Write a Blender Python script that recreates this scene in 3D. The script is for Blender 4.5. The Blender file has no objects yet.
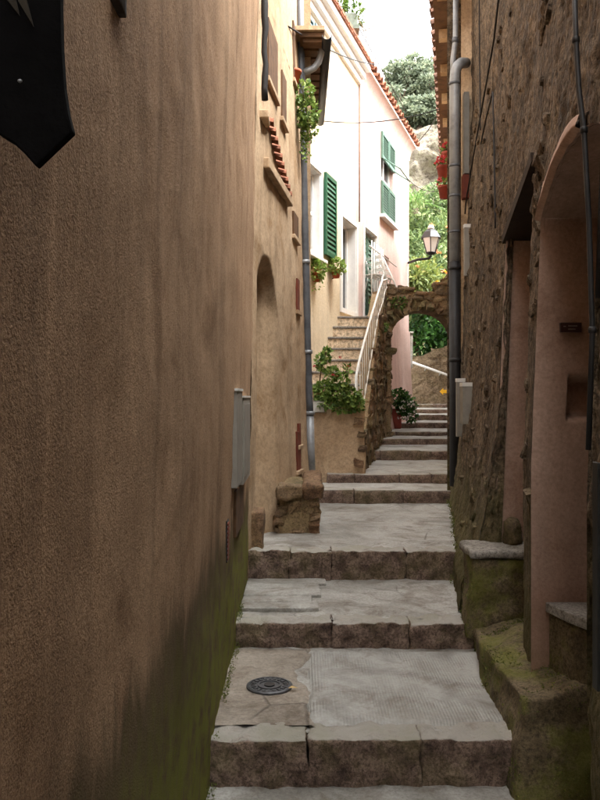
import bpy, math, random
from mathutils import Vector, noise, Matrix
random.seed(7)
S = bpy.context.scene
COL = S.collection
R = math.radians
# ------------------------------------------------------------------ camera, world, sun, exposure
F, CX, HY, EYE = 780.0, 300.0, 397.0, 1.6
cam = bpy.data.objects.new('camera', bpy.data.cameras.new('camera'))
COL.objects.link(cam); S.camera = cam
cam.location = (0, 0, EYE); cam.rotation_euler = (R(90), 0, 0)
cam.data.sensor_fit = 'VERTICAL'; cam.data.sensor_height = 36; cam.data.sensor_width = 27
cam.data.lens = F / 800 * 36; cam.data.shift_y = -(400 - HY) / 800
cam.data.clip_start = 0.02; cam.data.clip_end = 2000
SUN_EL, SUN_AZ = 62, 112          # azimuth measured from +Y (view direction) clockwise
w = bpy.data.worlds.new('World'); S.world = w; w.use_nodes = True
nt = w.node_tree; bg = nt.nodes['Background']
sky = nt.nodes.new('ShaderNodeTexSky'); sky.sky_type = 'NISHITA'; sky.sun_disc = False
sky.sun_elevation = R(SUN_EL); sky.sun_rotation = R(SUN_AZ); sky.dust_density = 4; sky.air_density = 1.0; sky.ozone_density = 0.6
hs = nt.nodes.new('ShaderNodeHueSaturation'); hs.inputs['Saturation'].default_value = 0.0
nt.links.new(sky.outputs[0], hs.inputs['Color']); nt.links.new(hs.outputs[0], bg.inputs[0])
bg.inputs[1].default_value = 0.15
sl = bpy.data.lights.new('sun', 'SUN'); sl.energy = 0.55; sl.angle = R(22); sl.color = (1, .96, .9)
so = bpy.data.objects.new('sun', sl); COL.objects.link(so); so.location = (5, -5, 20)
_d = Vector((math.sin(R(SUN_AZ)) * math.cos(R(SUN_EL)), math.cos(R(SUN_AZ)) * math.cos(R(SUN_EL)), math.sin(R(SUN_EL))))
so.rotation_euler = _d.to_track_quat('Z', 'Y').to_euler()
S.view_settings.view_transform = 'Standard'; S.view_settings.look = 'None'
S.view_settings.exposure = 3.15; S.cycles.adaptive_threshold = 0.02; S.view_settings.gamma = 1; S.view_settings.use_curve_mapping = False
S.cycles.max_bounces = 7; S.cycles.diffuse_bounces = 6; S.cycles.glossy_bounces = 2; S.cycles.use_denoising = True

# ------------------------------------------------------------------ helpers
def P(x, y, d): return Vector(((x - CX) / F * d, d, EYE - (y - HY) / F * d))
def V(*a): return Vector(a)
def sm(a, b, t):
    t = max(0., min(1., (t - a) / (b - a))); return t * t * (3 - 2 * t)
def lerp(a, b, t): return a + (b - a) * t
def fbm(p, s, o=4): return noise.fractal(Vector(p) * s, 1.0, 2.0, o)

class MB:
    def __init__(s): s.v = []; s.f = []
    def add(s, vs, fs):
        n = len(s.v); s.v += [tuple(v) for v in vs]; s.f += [tuple(i + n for i in f) for f in fs]; return s
    def box(s, a, b, o=None, ux=None, uy=None, uz=None):
        vs = [(x, y, z) for x in (a[0], b[0]) for y in (a[1], b[1]) for z in (a[2], b[2])]
        if o is not None:
            uz = uz or V(0, 0, 1)
            vs = [o + ux * x + uy * y + uz * z for x, y, z in vs]
        return s.add(vs, [(0, 1, 3, 2), (4, 6, 7, 5), (0, 4, 5, 1), (2, 3, 7, 6), (0, 2, 6, 4), (1, 5, 7, 3)])
    def bar(s, p, q, wd, ht=None, up=None):
        p = Vector(p); q = Vector(q); ht = ht or wd; t = (q - p); L = t.length; t.normalize()
        up = up or (V(0, 0, 1) if abs(t.z) < .9 else V(1, 0, 0))
        a = t.cross(up).normalized(); b = a.cross(t)
        return s.box((0, -wd / 2, -ht / 2), (L, wd / 2, ht / 2), p, t, a, b)
    def tube(s, pts, r, n=8, cap=True):
        pts = [Vector(p) for p in pts]; rs = r if isinstance(r, (list, tuple)) else [r] * len(pts)
        rings = []; a = None
        for i, p in enumerate(pts):
            t = (pts[min(i + 1, len(pts) - 1)] - pts[max(i - 1, 0)]).normalized()
            if a is None: a = t.cross(V(0, 0, 1) if abs(t.z) < .9 else V(1, 0, 0)).normalized()
            a = (a - t * a.dot(t)).normalized(); b = t.cross(a)
            rings.append([p + (a * math.cos(k * 2 * math.pi / n) + b * math.sin(k * 2 * math.pi / n)) * rs[i] for k in range(n)])
        vs = [v for ring in rings for v in ring]
        fs = [(i * n + k, i * n + (k + 1) % n, (i + 1) * n + (k + 1) % n, (i + 1) * n + k) for i in range(len(pts) - 1) for k in range(n)]
        if cap: fs += [tuple(range(n - 1, -1, -1)), tuple((len(pts) - 1) * n + k for k in range(n))]
        return s.add(vs, fs)
    def lathe(s, c, prof, n=20):
        c = Vector(c); m = len(prof)
        vs = [c + V(r * math.cos(k * 2 * math.pi / n), r * math.sin(k * 2 * math.pi / n), z) for k in range(n) for r, z in prof]
        fs = [(k * m + j, ((k + 1) % n) * m + j, ((k + 1) % n) * m + j + 1, k * m + j + 1) for k in range(n) for j in range(m - 1)]
        return s.add(vs, fs)
    def grid(s, fn, us, vs):
        nu, nv = len(us), len(vs)
        pts = [fn(u, v) for u in us for v in vs]
        return s.add(pts, [(i * nv + j, (i + 1) * nv + j, (i + 1) * nv + j + 1, i * nv + j + 1) for i in range(nu - 1) for j in range(nv - 1)])
    def prism(s, poly, off):
        n = len(poly); off = Vector(off)
        vs = [Vector(p) for p in poly] + [Vector(p) + off for p in poly]
        return s.add(vs, [tuple(range(n)), tuple(range(2 * n - 1, n - 1, -1))] + [(i, n + i, n + (i + 1) % n, (i + 1) % n) for i in range(n)])
    def rbox(s, a, b, nx, ny, nz, rad, amp, nscale=6., seed=0, cut=.0):
        """rough-hewn block: a rounded box whose skin is pushed by noise"""
        idx = {}; vs = []; fs = []
        c = (Vector(a) + Vector(b)) / 2; h = (Vector(b) - Vector(a)) / 2
        def co(q_, n_, hh):
            if n_ < 4 or rad > hh * .5 or rad > 2 * hh / n_: return lerp(-hh, hh, q_ / n_)
            if q_ == 0 or q_ == n_: return -hh if q_ == 0 else hh
            return lerp(-hh + rad, hh - rad, (q_ - 1) / (n_ - 2))
        def vert(i, j, k):
            if (i, j, k) in idx: return idx[(i, j, k)]
            p = V(*[co(q_, n_, h[m_]) for m_, (q_, n_) in enumerate(((i, nx), (j, ny), (k, nz)))])
            q = V(*[max(-h[m] + rad, min(h[m] - rad, p[m])) for m in range(3)])
            e = p - q
            if e.length > 1e-6: p = q + e.normalized() * rad
            nrm = e.normalized() if e.length > 1e-6 else V(0, 0, 1)
            g = c + p
            p = p + nrm * amp * (noise.fractal(g * nscale + V(seed * 7.3, seed * 3.1, 0), 1, 2, 3) - cut)
            idx[(i, j, k)] = len(vs); vs.append(c + p); return idx[(i, j, k)]
        for i in range(nx):
            for j in range(ny):
                for k in (0, nz):
                    q = [vert(i, j, k), vert(i + 1, j, k), vert(i + 1, j + 1, k), vert(i, j + 1, k)]; fs.append(q if k else q[::-1])
        for i in range(nx):
            for k in range(nz):
                for j in (0, ny):
                    q = [vert(i, j, k), vert(i + 1, j, k), vert(i + 1, j, k + 1), vert(i, j, k + 1)]; fs.append(q if not j else q[::-1])
        for j in range(ny):
            for k in range(nz):
                for i in (0, nx):
                    q = [vert(i, j, k), vert(i, j + 1, k), vert(i, j + 1, k + 1), vert(i, j, k + 1)]; fs.append(q if i else q[::-1])
        return s.add(vs, fs)
    def leaf(s, p, d, n, L, W):
        """one folded leaf blade: 4 triangles"""
        d = d.normalized(); a = d.cross(n)
        if a.length < 1e-4: a = d.cross(V(.3, .5, .8))
        a.normalize(); n = a.cross(d)
        m = p + d * L * .45; t = p + d * L - n * L * .12
        return s.add([p, m + a * W / 2 + n * W * .12, t, m - a * W / 2 + n * W * .12, m - n * W * .05], [(0, 1, 4), (1, 2, 4), (4, 2, 3), (0, 4, 3)])
    def build(s, name, mat, parent=None, smooth=False, bevel=0, origin=None):
        me = bpy.data.meshes.new(name); off = Vector((0, 0, 0))
        if parent is not None: off = wloc(parent)
        elif origin is not None: off = Vector(origin)
        elif s.v:
            off = V((min(v[0] for v in s.v) + max(v[0] for v in s.v)) / 2, (min(v[1] for v in s.v) + max(v[1] for v in s.v)) / 2, min(v[2] for v in s.v))
        me.from_pydata([(v[0] - off.x, v[1] - off.y, v[2] - off.z) for v in s.v], [], s.f)
        me.materials.append(mat); me.validate(); me.update()
        if smooth:
            for p in me.polygons: p.use_smooth = True
        o = bpy.data.objects.new(name, me); COL.objects.link(o)
        if parent is not None: o.parent = parent
        else: o.location = off
        if bevel:
            b = o.modifiers.new('bevel', 'BEVEL'); b.width = bevel; b.segments = 2; b.limit_method = 'ANGLE'
        return o
def wloc(o):
    l = Vector(o.location)
    while o.parent: o = o.parent; l += Vector(o.location)
    return l
def tag(o, label, cat=None, group=None, kind=None):
    if label: o['label'] = label
    if cat: o['category'] = cat
    if group: o['group'] = group
    if kind: o['kind'] = kind
    return o
def thing(name, label, cat, loc, group=None):
    o = bpy.data.objects.new(name, None); COL.objects.link(o); o.location = loc; o.empty_display_size = .1
    return tag(o, label, cat, group)
def inst(src, name, parent, loc, rot=None, scale=None):
    """a copy of a piece that shares its mesh; loc in world"""
    o = bpy.data.objects.new(name, src); COL.objects.link(o)
    o.parent = parent; o.location = Vector(loc) - (wloc(parent) if parent else V(0, 0, 0))
    if rot is not None:
        o.rotation_euler = rot
    if scale is not None: o.scale = scale
    return o
def mesh_of(mb, name, mat, smooth=False):
    me = bpy.data.meshes.new(name); me.from_pydata(mb.v, [], mb.f); me.materials.append(mat); me.validate(); me.update()
    if smooth:
        for p in me.polygons: p.use_smooth = True
    return me
def lin(a, b, n): return [a + (b - a) * i / (n - 1) for i in range(n)]

# ------------------------------------------------------------------ materials
def srgb(r, g, b):
    f = lambda c: c / 12.92 if c <= .04045 else ((c + .055) / 1.055) ** 2.4
    return (f(r / 255), f(g / 255), f(b / 255), 1)
class NT:
    def __init__(s, name, rough=.9, spec=.3):
        s.m = bpy.data.materials.new(name); s.m.use_nodes = True; s.t = s.m.node_tree; s.b = s.t.nodes['Principled BSDF']
        s.b.inputs['Roughness'].default_value = rough; s.b.inputs['Specular IOR Level'].default_value = spec
        g = s.t.nodes.new('ShaderNodeNewGeometry'); s.pos = g.outputs['Position']; s.nrm = g.outputs['Normal']; s.geo = g
    def link(s, a, b): s.t.links.new(a, b)
    def map(s, sc):
        if isinstance(sc, (int, float)): return s.pos
        m = s.t.nodes.new('ShaderNodeMapping'); m.inputs['Scale'].default_value = sc; s.link(s.pos, m.inputs[0]); return m.outputs[0]
    def noise(s, scale, detail=5, rough=.55, dist=0., sc=1):
        n = s.t.nodes.new('ShaderNodeTexNoise'); n.inputs['Scale'].default_value = scale; n.inputs['Detail'].default_value = detail
        n.inputs['Roughness'].default_value = rough; n.inputs['Distortion'].default_value = dist
        s.link(s.map(sc), n.inputs['Vector']); return n.outputs[0]
    def voro(s, scale, feature='F1', sc=1):
        n = s.t.nodes.new('ShaderNodeTexVoronoi'); n.feature = feature; n.inputs['Scale'].default_value = scale
        s.link(s.map(sc), n.inputs['Vector']); return n.outputs[0]
    def ramp(s, fac, stops):
        n = s.t.nodes.new('ShaderNodeValToRGB'); e = n.color_ramp.elements
        e[0].position, e[0].color = stops[0]; e[1].position, e[1].color = stops[-1]
        for p, c in stops[1:-1]:
            k = e.new(p); k.color = c
        s.link(fac, n.inputs[0]); return n.outputs[0]
    def rng(s, v, a, b, lo=0., hi=1.):
        n = s.t.nodes.new('ShaderNodeMapRange'); n.interpolation_type = 'SMOOTHSTEP'
        for i, x in zip((1, 2, 3, 4), (a, b, lo, hi)): n.inputs[i].default_value = x
        s.link(v, n.inputs[0]); return n.outputs[0]
    def math(s, op, a, b=0.):
        n = s.t.nodes.new('ShaderNodeMath'); n.operation = op
        for i, x in enumerate((a, b)):
            if isinstance(x, (int, float)): n.inputs[i].default_value = x
            else: s.link(x, n.inputs[i])
        return n.outputs[0]
    def mix(s, fac, a, b, mode='MIX'):
        n = s.t.nodes.new('ShaderNodeMix'); n.data_type = 'RGBA'; n.blend_type = mode
        for sock, x in ((n.inputs[0], fac), (n.inputs[6], a), (n.inputs[7], b)):
            if isinstance(x, (int, float)): sock.default_value = x
            elif isinstance(x, tuple): sock.default_value = x
            else: s.link(x, sock)
        return n.outputs[2]
    def z(s):
        n = s.t.nodes.new('ShaderNodeSeparateXYZ'); s.link(s.pos, n.inputs[0]); return n.outputs
    def color(s, c): s.link(c, s.b.inputs['Base Color']); return s
    def bump(s, hs, strength=.5, dist=.01):
        prev = None
        for h, st, di in hs:
            n = s.t.nodes.new('ShaderNodeBump'); n.inputs['Strength'].default_value = st; n.inputs['Distance'].default_value = di
            s.link(h, n.inputs['Height'])
            if prev is not None: s.link(prev, n.inputs['Normal'])
            prev = n.outputs[0]
        s.link(prev, s.b.inputs['Normal']); return s
def plaster(name, c1, c2, c3=None, grain=(160, .35, .006), streak=.35, moss=None, mossc=(srgb(112, 112, 40), srgb(78, 65, 40)), stain=None, big=.9):
    t = NT(name, .93, .2)
    col = t.ramp(t.noise(big, 6, .6), [(.3, c1), (.72, c2)])
    st = t.rng(t.noise(1.0, 5, .6, .3, sc=(5.5, 5.5, .35)), .42, .72)
    dark = tuple(x * .45 for x in c1[:3]) + (1,)
    col = t.mix(t.math('MULTIPLY', st, streak), col, dark)
    st2 = t.rng(t.noise(1.0, 4, .6, .2, sc=(9, 9, .5)), .55, .8)
    lite = tuple(min(.8, x * 1.35) for x in c2[:3]) + (1,)
    col = t.mix(t.math('MULTIPLY', st2, streak * .7), col, lite)
    if c3: col = t.mix(t.math('MULTIPLY', t.rng(t.noise(2.2, 6, .65, .5), .52, .68), .6), col, c3)
    spk = t.noise(70, 3, .7); col = t.mix(.3, col, t.ramp(spk, [(.3, (.4, .38, .36, 1)), (.66, (1, 1, 1, 1))]), 'MULTIPLY')
    spk = t.noise(grain[0] * .5, 3, .75); col = t.mix(min(.8, grain[1] * .85), col, t.ramp(spk, [(.38, (.30, .26, .23, 1)), (.56, (1, 1, 1, 1))]), 'MULTIPLY')
    bl_ = t.noise(.7, 7, .68, .8); col = t.mix(.45, col, t.ramp(bl_, [(.34, (.62, .58, .54, 1)), (.6, (1, 1, 1, 1))]), 'MULTIPLY')
    if moss:
        z0, z1, amt = moss                       # full below z0, none above z1
        edge = t.math('ADD', t.z()[2], t.math('MULTIPLY', t.math('SUBTRACT', t.noise(1.0, 6, .65, .4, sc=(6, 6, 1.3)), .5), .55))
        m1 = t.rng(edge, z0 + .18, z1, 1, 0); m2 = t.rng(edge, z0 - .15, z0 + .28, 1, 0)
        col = t.mix(t.math('MULTIPLY', m1, amt * .85), col, mossc[1])
        col = t.mix(t.math('MULTIPLY', t.math('MULTIPLY', m2, t.rng(t.noise(9, 5, .7), .3, .6)), amt), col, mossc[0])
    t.color(col)
    g, gs, gd = grain
    t.bump([(t.noise(6, 4, .6), .25, .03), (t.noise(g, 3, .6), gs, gd)])
    return t.m
def stone(name, cols, scale=5, bumpd=.012, moss=None, rough=.85, fine=60, mossc=srgb(96, 98, 34), top=None, tint=0):
    t = NT(name, rough, .3)
    n1 = t.noise(scale, 6, .65, .3)
    k = len(cols); col = t.ramp(n1, [(.28 + .46 * i / (k - 1), c) for i, c in enumerate(cols)])
    spk = t.noise(fine, 4, .75); col = t.mix(.75, col, t.ramp(spk, [(.36, (.16, .14, .12, 1)), (.57, (1, 1, 1, 1))]), 'MULTIPLY')
    if fine > 30: col = t.mix(.45, col, t.ramp(t.noise(fine * 3, 2, .6), [(.36, (.35, .33, .3, 1)), (.6, (1, 1, 1, 1))]), 'MULTIPLY')
    if tint:
        oi = t.t.nodes.new('ShaderNodeObjectInfo'); col = t.mix(tint, col, t.ramp(oi.outputs['Random'], [(0, (.45, .42, .40, 1)), (.35, (.8, .72, .62, 1)), (.7, (1, .93, .82, 1)), (1, (.72, .5, .38, 1))]), 'MULTIPLY')
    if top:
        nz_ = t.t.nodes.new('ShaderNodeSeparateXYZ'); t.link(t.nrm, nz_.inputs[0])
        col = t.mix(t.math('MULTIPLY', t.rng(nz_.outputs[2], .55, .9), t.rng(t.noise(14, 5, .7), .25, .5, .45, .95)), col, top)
    if moss: 
        col = t.mix(t.math('MULTIPLY', t.rng(t.noise(3.5, 5, .7), .45, .62), moss), col, mossc)
    t.color(col); t.bump([(t.noise(scale * 2.2, 5, .6), .5, bumpd * 2), (t.noise(fine, 4, .7), .6, bumpd * .6)])
    return t.m
def flat(name, c, rough=.6, spec=.4, metal=0, var=.25, scale=14, bumpd=0.002):
    t = NT(name, rough, spec); t.b.inputs['Metallic'].default_value = metal
    d = tuple(x * (1 - var * 1.6) for x in c[:3]) + (1,)
    l = tuple(min(1, x * (1 + var)) for x in c[:3]) + (1,)
    col = t.ramp(t.noise(scale, 5, .65), [(.3, d), (.5, c), (.75, l)]); t.color(col)
    if bumpd: t.bump([(t.noise(scale * 4, 4, .6), .4, bumpd)])
    return t.m
def leafmat(name, c1, c2, c3=None, trans=.25):
    t = NT(name, .55, .35)
    n = t.noise(7, 3, .6); stops = [(.3, c1), (.62, c2)] + ([(.8, c3)] if c3 else [])
    rnd = t.geo.outputs['Random Per Island']
    col = t.ramp(t.math('ADD', t.math('MULTIPLY', n, .55), t.math('MULTIPLY', rnd, .45)), stops)
    t.color(col)
    tr = t.t.nodes.new('ShaderNodeBsdfTranslucent'); t.link(col, tr.inputs[0])
    mx = t.t.nodes.new('ShaderNodeMixShader'); mx.inputs[0].default_value = trans
    out = t.t.nodes['Material Output']; t.link(t.b.outputs[0], mx.inputs[1]); t.link(tr.outputs[0], mx.inputs[2]); t.link(mx.outputs[0], out.inputs[0])
    return t.m
M = {}
M['left'] = plaster('brown_stucco', srgb(174, 139, 106), srgb(202, 167, 132), srgb(146, 113, 82), (230, .6, .006), .48, (.68, 1.05, 1.0))
M['left2'] = plaster('ochre_plaster', srgb(188, 158, 124), srgb(210, 184, 152), srgb(158, 122, 82), (60, .35, .006), .42, (.25, .75, .55), (srgb(110, 100, 60), srgb(128, 98, 62)))
M['cream'] = plaster('cream_plaster', srgb(226, 206, 172), srgb(236, 220, 192), None, (60, .2, .004), .22)
M['ochrewall'] = plaster('stained_ochre_plaster', srgb(206, 176, 142), srgb(220, 196, 166), srgb(140, 112, 82), (60, .4, .006), .35)
M['pinkhouse'] = plaster('pale_pink_plaster', srgb(218, 188, 178), srgb(228, 204, 195), None, (60, .2, .004), .2)
M['pink'] = plaster('pink_plaster', srgb(184, 152, 134), srgb(204, 174, 156), srgb(158, 124, 104), (110, .26, .005), .3, (.5, .95, .35), (srgb(120, 104, 70), srgb(140, 100, 80)), big=1.6)
def roughcast():
    t = NT('brown_rubble_roughcast', .92, .25)
    v = t.voro(26, sc=(1, 1, .7)); n = t.noise(5, 5, .65, .3)
    col = t.ramp(n, [(.28, srgb(84, 77, 66)), (.45, srgb(128, 118, 102)), (.6, srgb(164, 153, 134)), (.78, srgb(110, 104, 92))])
    cell = t.t.nodes.new('ShaderNodeTexVoronoi'); cell.inputs['Scale'].default_value = 26; t.link(t.map((1, 1, .7)), cell.inputs['Vector'])
    sep = t.t.nodes.new('ShaderNodeSeparateColor'); t.link(cell.outputs['Color'], sep.inputs[0])
    tint = t.ramp(sep.outputs[0], [(.0, srgb(150, 132, 112)), (.35, srgb(200, 176, 150)), (.7, srgb(235, 210, 190)), (1., srgb(208, 178, 156))])
    col = t.mix(.7, col, tint, 'MULTIPLY')
    col = t.mix(.8, col, t.ramp(t.noise(38, 5, .75), [(.36, (.13, .11, .09, 1)), (.56, (1, 1, 1, 1))]), 'MULTIPLY')
    col = t.mix(.5, col, t.ramp(t.noise(120, 3, .7), [(.36, (.3, .27, .24, 1)), (.58, (1, 1, 1, 1))]), 'MULTIPLY')
    st = t.rng(t.noise(1.0, 5, .6, .3, sc=(5, 5, .4)), .42, .7); col = t.mix(t.math('MULTIPLY', st, .45), col, srgb(58, 46, 36))
    e = t.math('ADD', t.z()[2], t.math('MULTIPLY', t.math('SUBTRACT', t.noise(3, 6, .7), .5), 1.2))
    col = t.mix(t.math('MULTIPLY', t.rng(e, .5, 1.35, 1, 0), .62), col, srgb(84, 80, 34))
    t.color(col)
    t.bump([(t.rng(v, 0, .6, 1, 0), .6, .022), (t.noise(30, 4, .75), .9, .02), (t.noise(100, 3, .7), .6, .006)])
    return t.m
M['rough'] = roughcast()
def paving(brown=0.):
    t = NT('worn_concrete_paving' if not brown else 'brown_worn_paving', .62, .45)
    col = t.ramp(t.noise(1.7, 7, .62, .6), [(.28, srgb(94, 88, 79)), (.42, srgb(143, 139, 131)), (.58, srgb(174, 171, 164)), (.76, srgb(126, 116, 102))])
    col = t.mix(t.math('MULTIPLY', t.rng(t.noise(3.5, 6, .72, 1.2), .48, .66), .6), col, srgb(100, 85, 68))
    col = t.mix(.55, col, t.ramp(t.noise(60, 5, .78), [(.34, (.3, .28, .25, 1)), (.58, (1, 1, 1, 1))]), 'MULTIPLY')
    if brown: col = t.mix(brown, col, srgb(206, 176, 142), 'MULTIPLY')
    cr = t.voro(2.1, 'DISTANCE_TO_EDGE'); crk = t.math('MULTIPLY', t.rng(cr, 0, .018, 1, 0), t.rng(t.noise(1.4, 3, .5), .52, .66))
    col = t.mix(t.math('MULTIPLY', crk, .55), col, srgb(70, 62, 54))
    t.color(col)
    t.link(t.rng(t.noise(3, 5, .6), .35, .7, .42, .8), t.b.inputs['Roughness'])
    t.bump([(t.math('SUBTRACT', 0.0, crk), .6, .008), (t.noise(7, 6, .7), .5, .02), (t.noise(70, 4, .7), .45, .004)])
    return t.m
M['pave'] = paving()
def panel():
    t = NT('ribbed_concrete', .6, .45)
    col = t.ramp(t.noise(3, 7, .62, .4), [(.3, srgb(114, 109, 101)), (.52, srgb(170, 168, 162)), (.78, srgb(136, 129, 118))])
    col = t.mix(t.math('MULTIPLY', t.rng(t.noise(4.5, 6, .72, 1.0), .5, .68), .5), col, srgb(104, 90, 74))
    col = t.mix(.35, col, t.ramp(t.noise(60, 4, .75), [(.3, (.4, .38, .36, 1)), (.62, (1, 1, 1, 1))]), 'MULTIPLY')
    wv = t.t.nodes.new('ShaderNodeTexWave'); wv.bands_direction = 'X'; wv.inputs['Scale'].default_value = 22; wv.inputs['Distortion'].default_value = .6; t.link(t.pos, wv.inputs['Vector'])
    msk = t.rng(t.noise(4, 4, .6), .38, .58)
    h = t.math('MULTIPLY', wv.outputs[1], msk)
    col = t.mix(t.math('MULTIPLY', h, .22), col, srgb(96, 90, 82)); t.color(col)
    t.bump([(h, .5, .006), (t.noise(40, 5, .7), .4, .006)])
    return t.m
M['panel'] = panel()
M['pavebrown'] = paving(.5)
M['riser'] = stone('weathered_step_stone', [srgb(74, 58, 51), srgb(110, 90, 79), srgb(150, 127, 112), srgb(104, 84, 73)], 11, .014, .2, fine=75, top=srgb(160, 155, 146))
M['mossblock'] = stone('mossy_block', [srgb(74, 62, 46), srgb(106, 92, 68), srgb(130, 114, 88), srgb(88, 78, 52)], 6, .016, .6, mossc=srgb(104, 106, 36))
M['slab'] = stone('grey_slab', [srgb(120, 114, 106), srgb(156, 150, 142), srgb(176, 170, 162)], 5, .006, .1)
M['rubble'] = stone('rubble_stone', [srgb(88, 70, 56), srgb(132, 108, 86), srgb(158, 134, 108), srgb(108, 86, 70)], 6, .012, .12, tint=.8)
M['darkrub'] = stone('dark_rubble_stone', [srgb(84, 72, 58), srgb(122, 106, 86), srgb(152, 132, 106), srgb(108, 92, 70)], 6, .012, .25, tint=.8)
M['mortar'] = stone('earthy_mortar', [srgb(118, 98, 72), srgb(158, 132, 100), srgb(134, 112, 84)], 8, .012, .15)
M['stairstone'] = stone('stair_riser_plaster', [srgb(214, 188, 154), srgb(228, 208, 180), srgb(206, 178, 144)], 4, .006, fine=25)
M['ret'] = stone('retaining_wall_stone', [srgb(84, 70, 54), srgb(124, 106, 84), srgb(146, 126, 102), srgb(100, 84, 66)], 4, .02, .1, fine=24)
M['cliff'] = stone('cliff_rock', [srgb(104, 96, 86), srgb(140, 128, 112), srgb(158, 148, 132), srgb(116, 110, 100)], 1.4, .35, .4, fine=3.5, mossc=srgb(96, 100, 70))
M['hill'] = stone('hillside_earth', [srgb(70, 76, 40), srgb(96, 96, 56), srgb(84, 78, 52)], .6, .1, .5, fine=6)
M['ground'] = stone('bare_ground', [srgb(92, 84, 70), srgb(120, 110, 94)], 1, .02, .1, fine=20)
M['iron'] = flat('black_iron', srgb(34, 33, 32), .5, .4, 0, .3, 30)
M['board'] = flat('black_painted_board', srgb(15, 14, 14), .9, .05, 0, .25, 30)
M['gold'] = flat('gold_paint', srgb(40, 32, 18), .8, .4, 0, .2, 40)
M['zinc'] = flat('weathered_zinc', srgb(150, 152, 154), .5, .5, .3, .2, 9)
M['zincdark'] = flat('dark_grey_pipe', srgb(92, 94, 98), .5, .45, .2, .25, 9)
M['castblack'] = flat('black_cast_pipe', srgb(38, 36, 36), .55, .4, 0, .35, 12)
M['box'] = flat('grey_meter_box', srgb(138, 132, 122), .55, .4, 0, .12, 12)
M['whitemet'] = flat('white_painted_metal', srgb(214, 212, 206), .5, .45, 0, .1, 20)
M['whitepaint'] = flat('white_painted_wood', srgb(222, 220, 216), .6, .35, 0, .06, 10)
M['green'] = flat('green_shutter_paint', srgb(30, 82, 56), .5, .4, 0, .15, 12)
M['bluegrey'] = flat('blue_grey_shutter_paint', srgb(96, 116, 120), .55, .4, 0, .15, 12)
M['greygreen'] = flat('grey_green_shutter_paint', srgb(80, 110, 94), .55, .4, 0, .15, 12)
M['redwood'] = flat('red_brown_wood', srgb(112, 54, 38), .7, .3, 0, .25, 12)
M['brownwood'] = flat('brown_wood', srgb(94, 68, 46), .8, .25, 0, .3, 10)
M['darkwood'] = flat('dark_wood', srgb(52, 40, 30), .8, .25, 0, .3, 10)
M['glass'] = flat('dark_window_glass', srgb(40, 48, 54), .12, .6, 0, .15, 3, 0)
M['tile'] = flat('terracotta_roof_tile', srgb(144, 94, 72), .85, .2, 0, .35, 5)
M['tiledark'] = flat('weathered_dark_roof_tile', srgb(112, 84, 70), .9, .15, 0, .35, 5)
M['pot'] = flat('terracotta_pot', srgb(172, 84, 56), .8, .25, 0, .2, 9)
M['redpot'] = flat('red_plastic_pot', srgb(128, 54, 42), .6, .3, 0, .15, 9)
M['milk'] = flat('milky_lantern_glass', srgb(216, 214, 206), .35, .5, 0, .05, 9)
M['stem'] = flat('brown_stem', srgb(92, 76, 50), .85, .2, 0, .3, 12)
M['bark'] = flat('tree_bark', srgb(112, 98, 84), .9, .2, 0, .3, 3)
M['yellow'] = flat('yellow_paint', srgb(226, 170, 40), .7, .3, 0, .15, 12)
M['plaque'] = flat('dark_brown_plaque', srgb(58, 34, 30), .4, .5, 0, .1, 20)
M['cable'] = flat('black_cable', srgb(36, 32, 30), .7, .3, 0, .2, 20)
M['cast'] = flat('worn_cast_iron', srgb(84, 84, 86), .5, .5, .5, .25, 40)
M['planter'] = flat('grey_green_planter', srgb(108, 116, 104), .8, .3, 0, .2, 8)
M['leaf'] = leafmat('green_leaves', srgb(48, 74, 24), srgb(96, 122, 48), srgb(140, 156, 78))
M['leafpale'] = leafmat('pale_succulent_leaves', srgb(104, 132, 56), srgb(156, 176, 92), srgb(186, 196, 120))
M['ivy'] = leafmat('trailing_ivy_leaves', srgb(62, 90, 34), srgb(128, 152, 70), srgb(182, 194, 122))
M['hedge'] = leafmat('dark_hedge_leaves', srgb(30, 62, 24), srgb(62, 104, 40), srgb(96, 134, 60))
M['bank'] = leafmat('bright_bank_leaves', srgb(72, 92, 54), srgb(112, 130, 80), srgb(150, 158, 106), .3)
M['bank2'] = leafmat('olive_bank_leaves', srgb(80, 100, 58), srgb(122, 138, 82), srgb(150, 156, 106), .3)
M['yellowleaf'] = leafmat('yellow_green_leaves', srgb(82, 98, 48), srgb(122, 132, 66), srgb(154, 146, 84), .3)
M['palm'] = leafmat('palm_frond_leaves', srgb(88, 120, 60), srgb(136, 166, 92), srgb(170, 188, 120), .3)
M['tree'] = leafmat('grey_green_tree_leaves', srgb(104, 116, 98), srgb(142, 152, 126), srgb(176, 178, 150), .4)  # leaf colours made paler and greyer in place of distance haze
M['red'] = leafmat('red_petals', srgb(150, 36, 44), srgb(186, 64, 70), None, .2)
M['orange'] = leafmat('orange_petals', srgb(206, 110, 70), srgb(226, 140, 90), None, .2)
M['white_fl'] = leafmat('white_petals', srgb(210, 206, 196), srgb(232, 228, 218), None, .2)
M['moss'] = leafmat('moss_tufts', srgb(62, 70, 22), srgb(100, 108, 38), srgb(134, 134, 56), .15)
M['rubble2'] = stone('wall_pebble_stone', [srgb(92, 80, 64), srgb(136, 120, 98), srgb(168, 150, 126), srgb(120, 104, 84)], 12, .01, .1, tint=.7)
M['dryleaf'] = leafmat('dry_fallen_leaf', srgb(176, 140, 86), srgb(206, 174, 110), None, .2)
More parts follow.
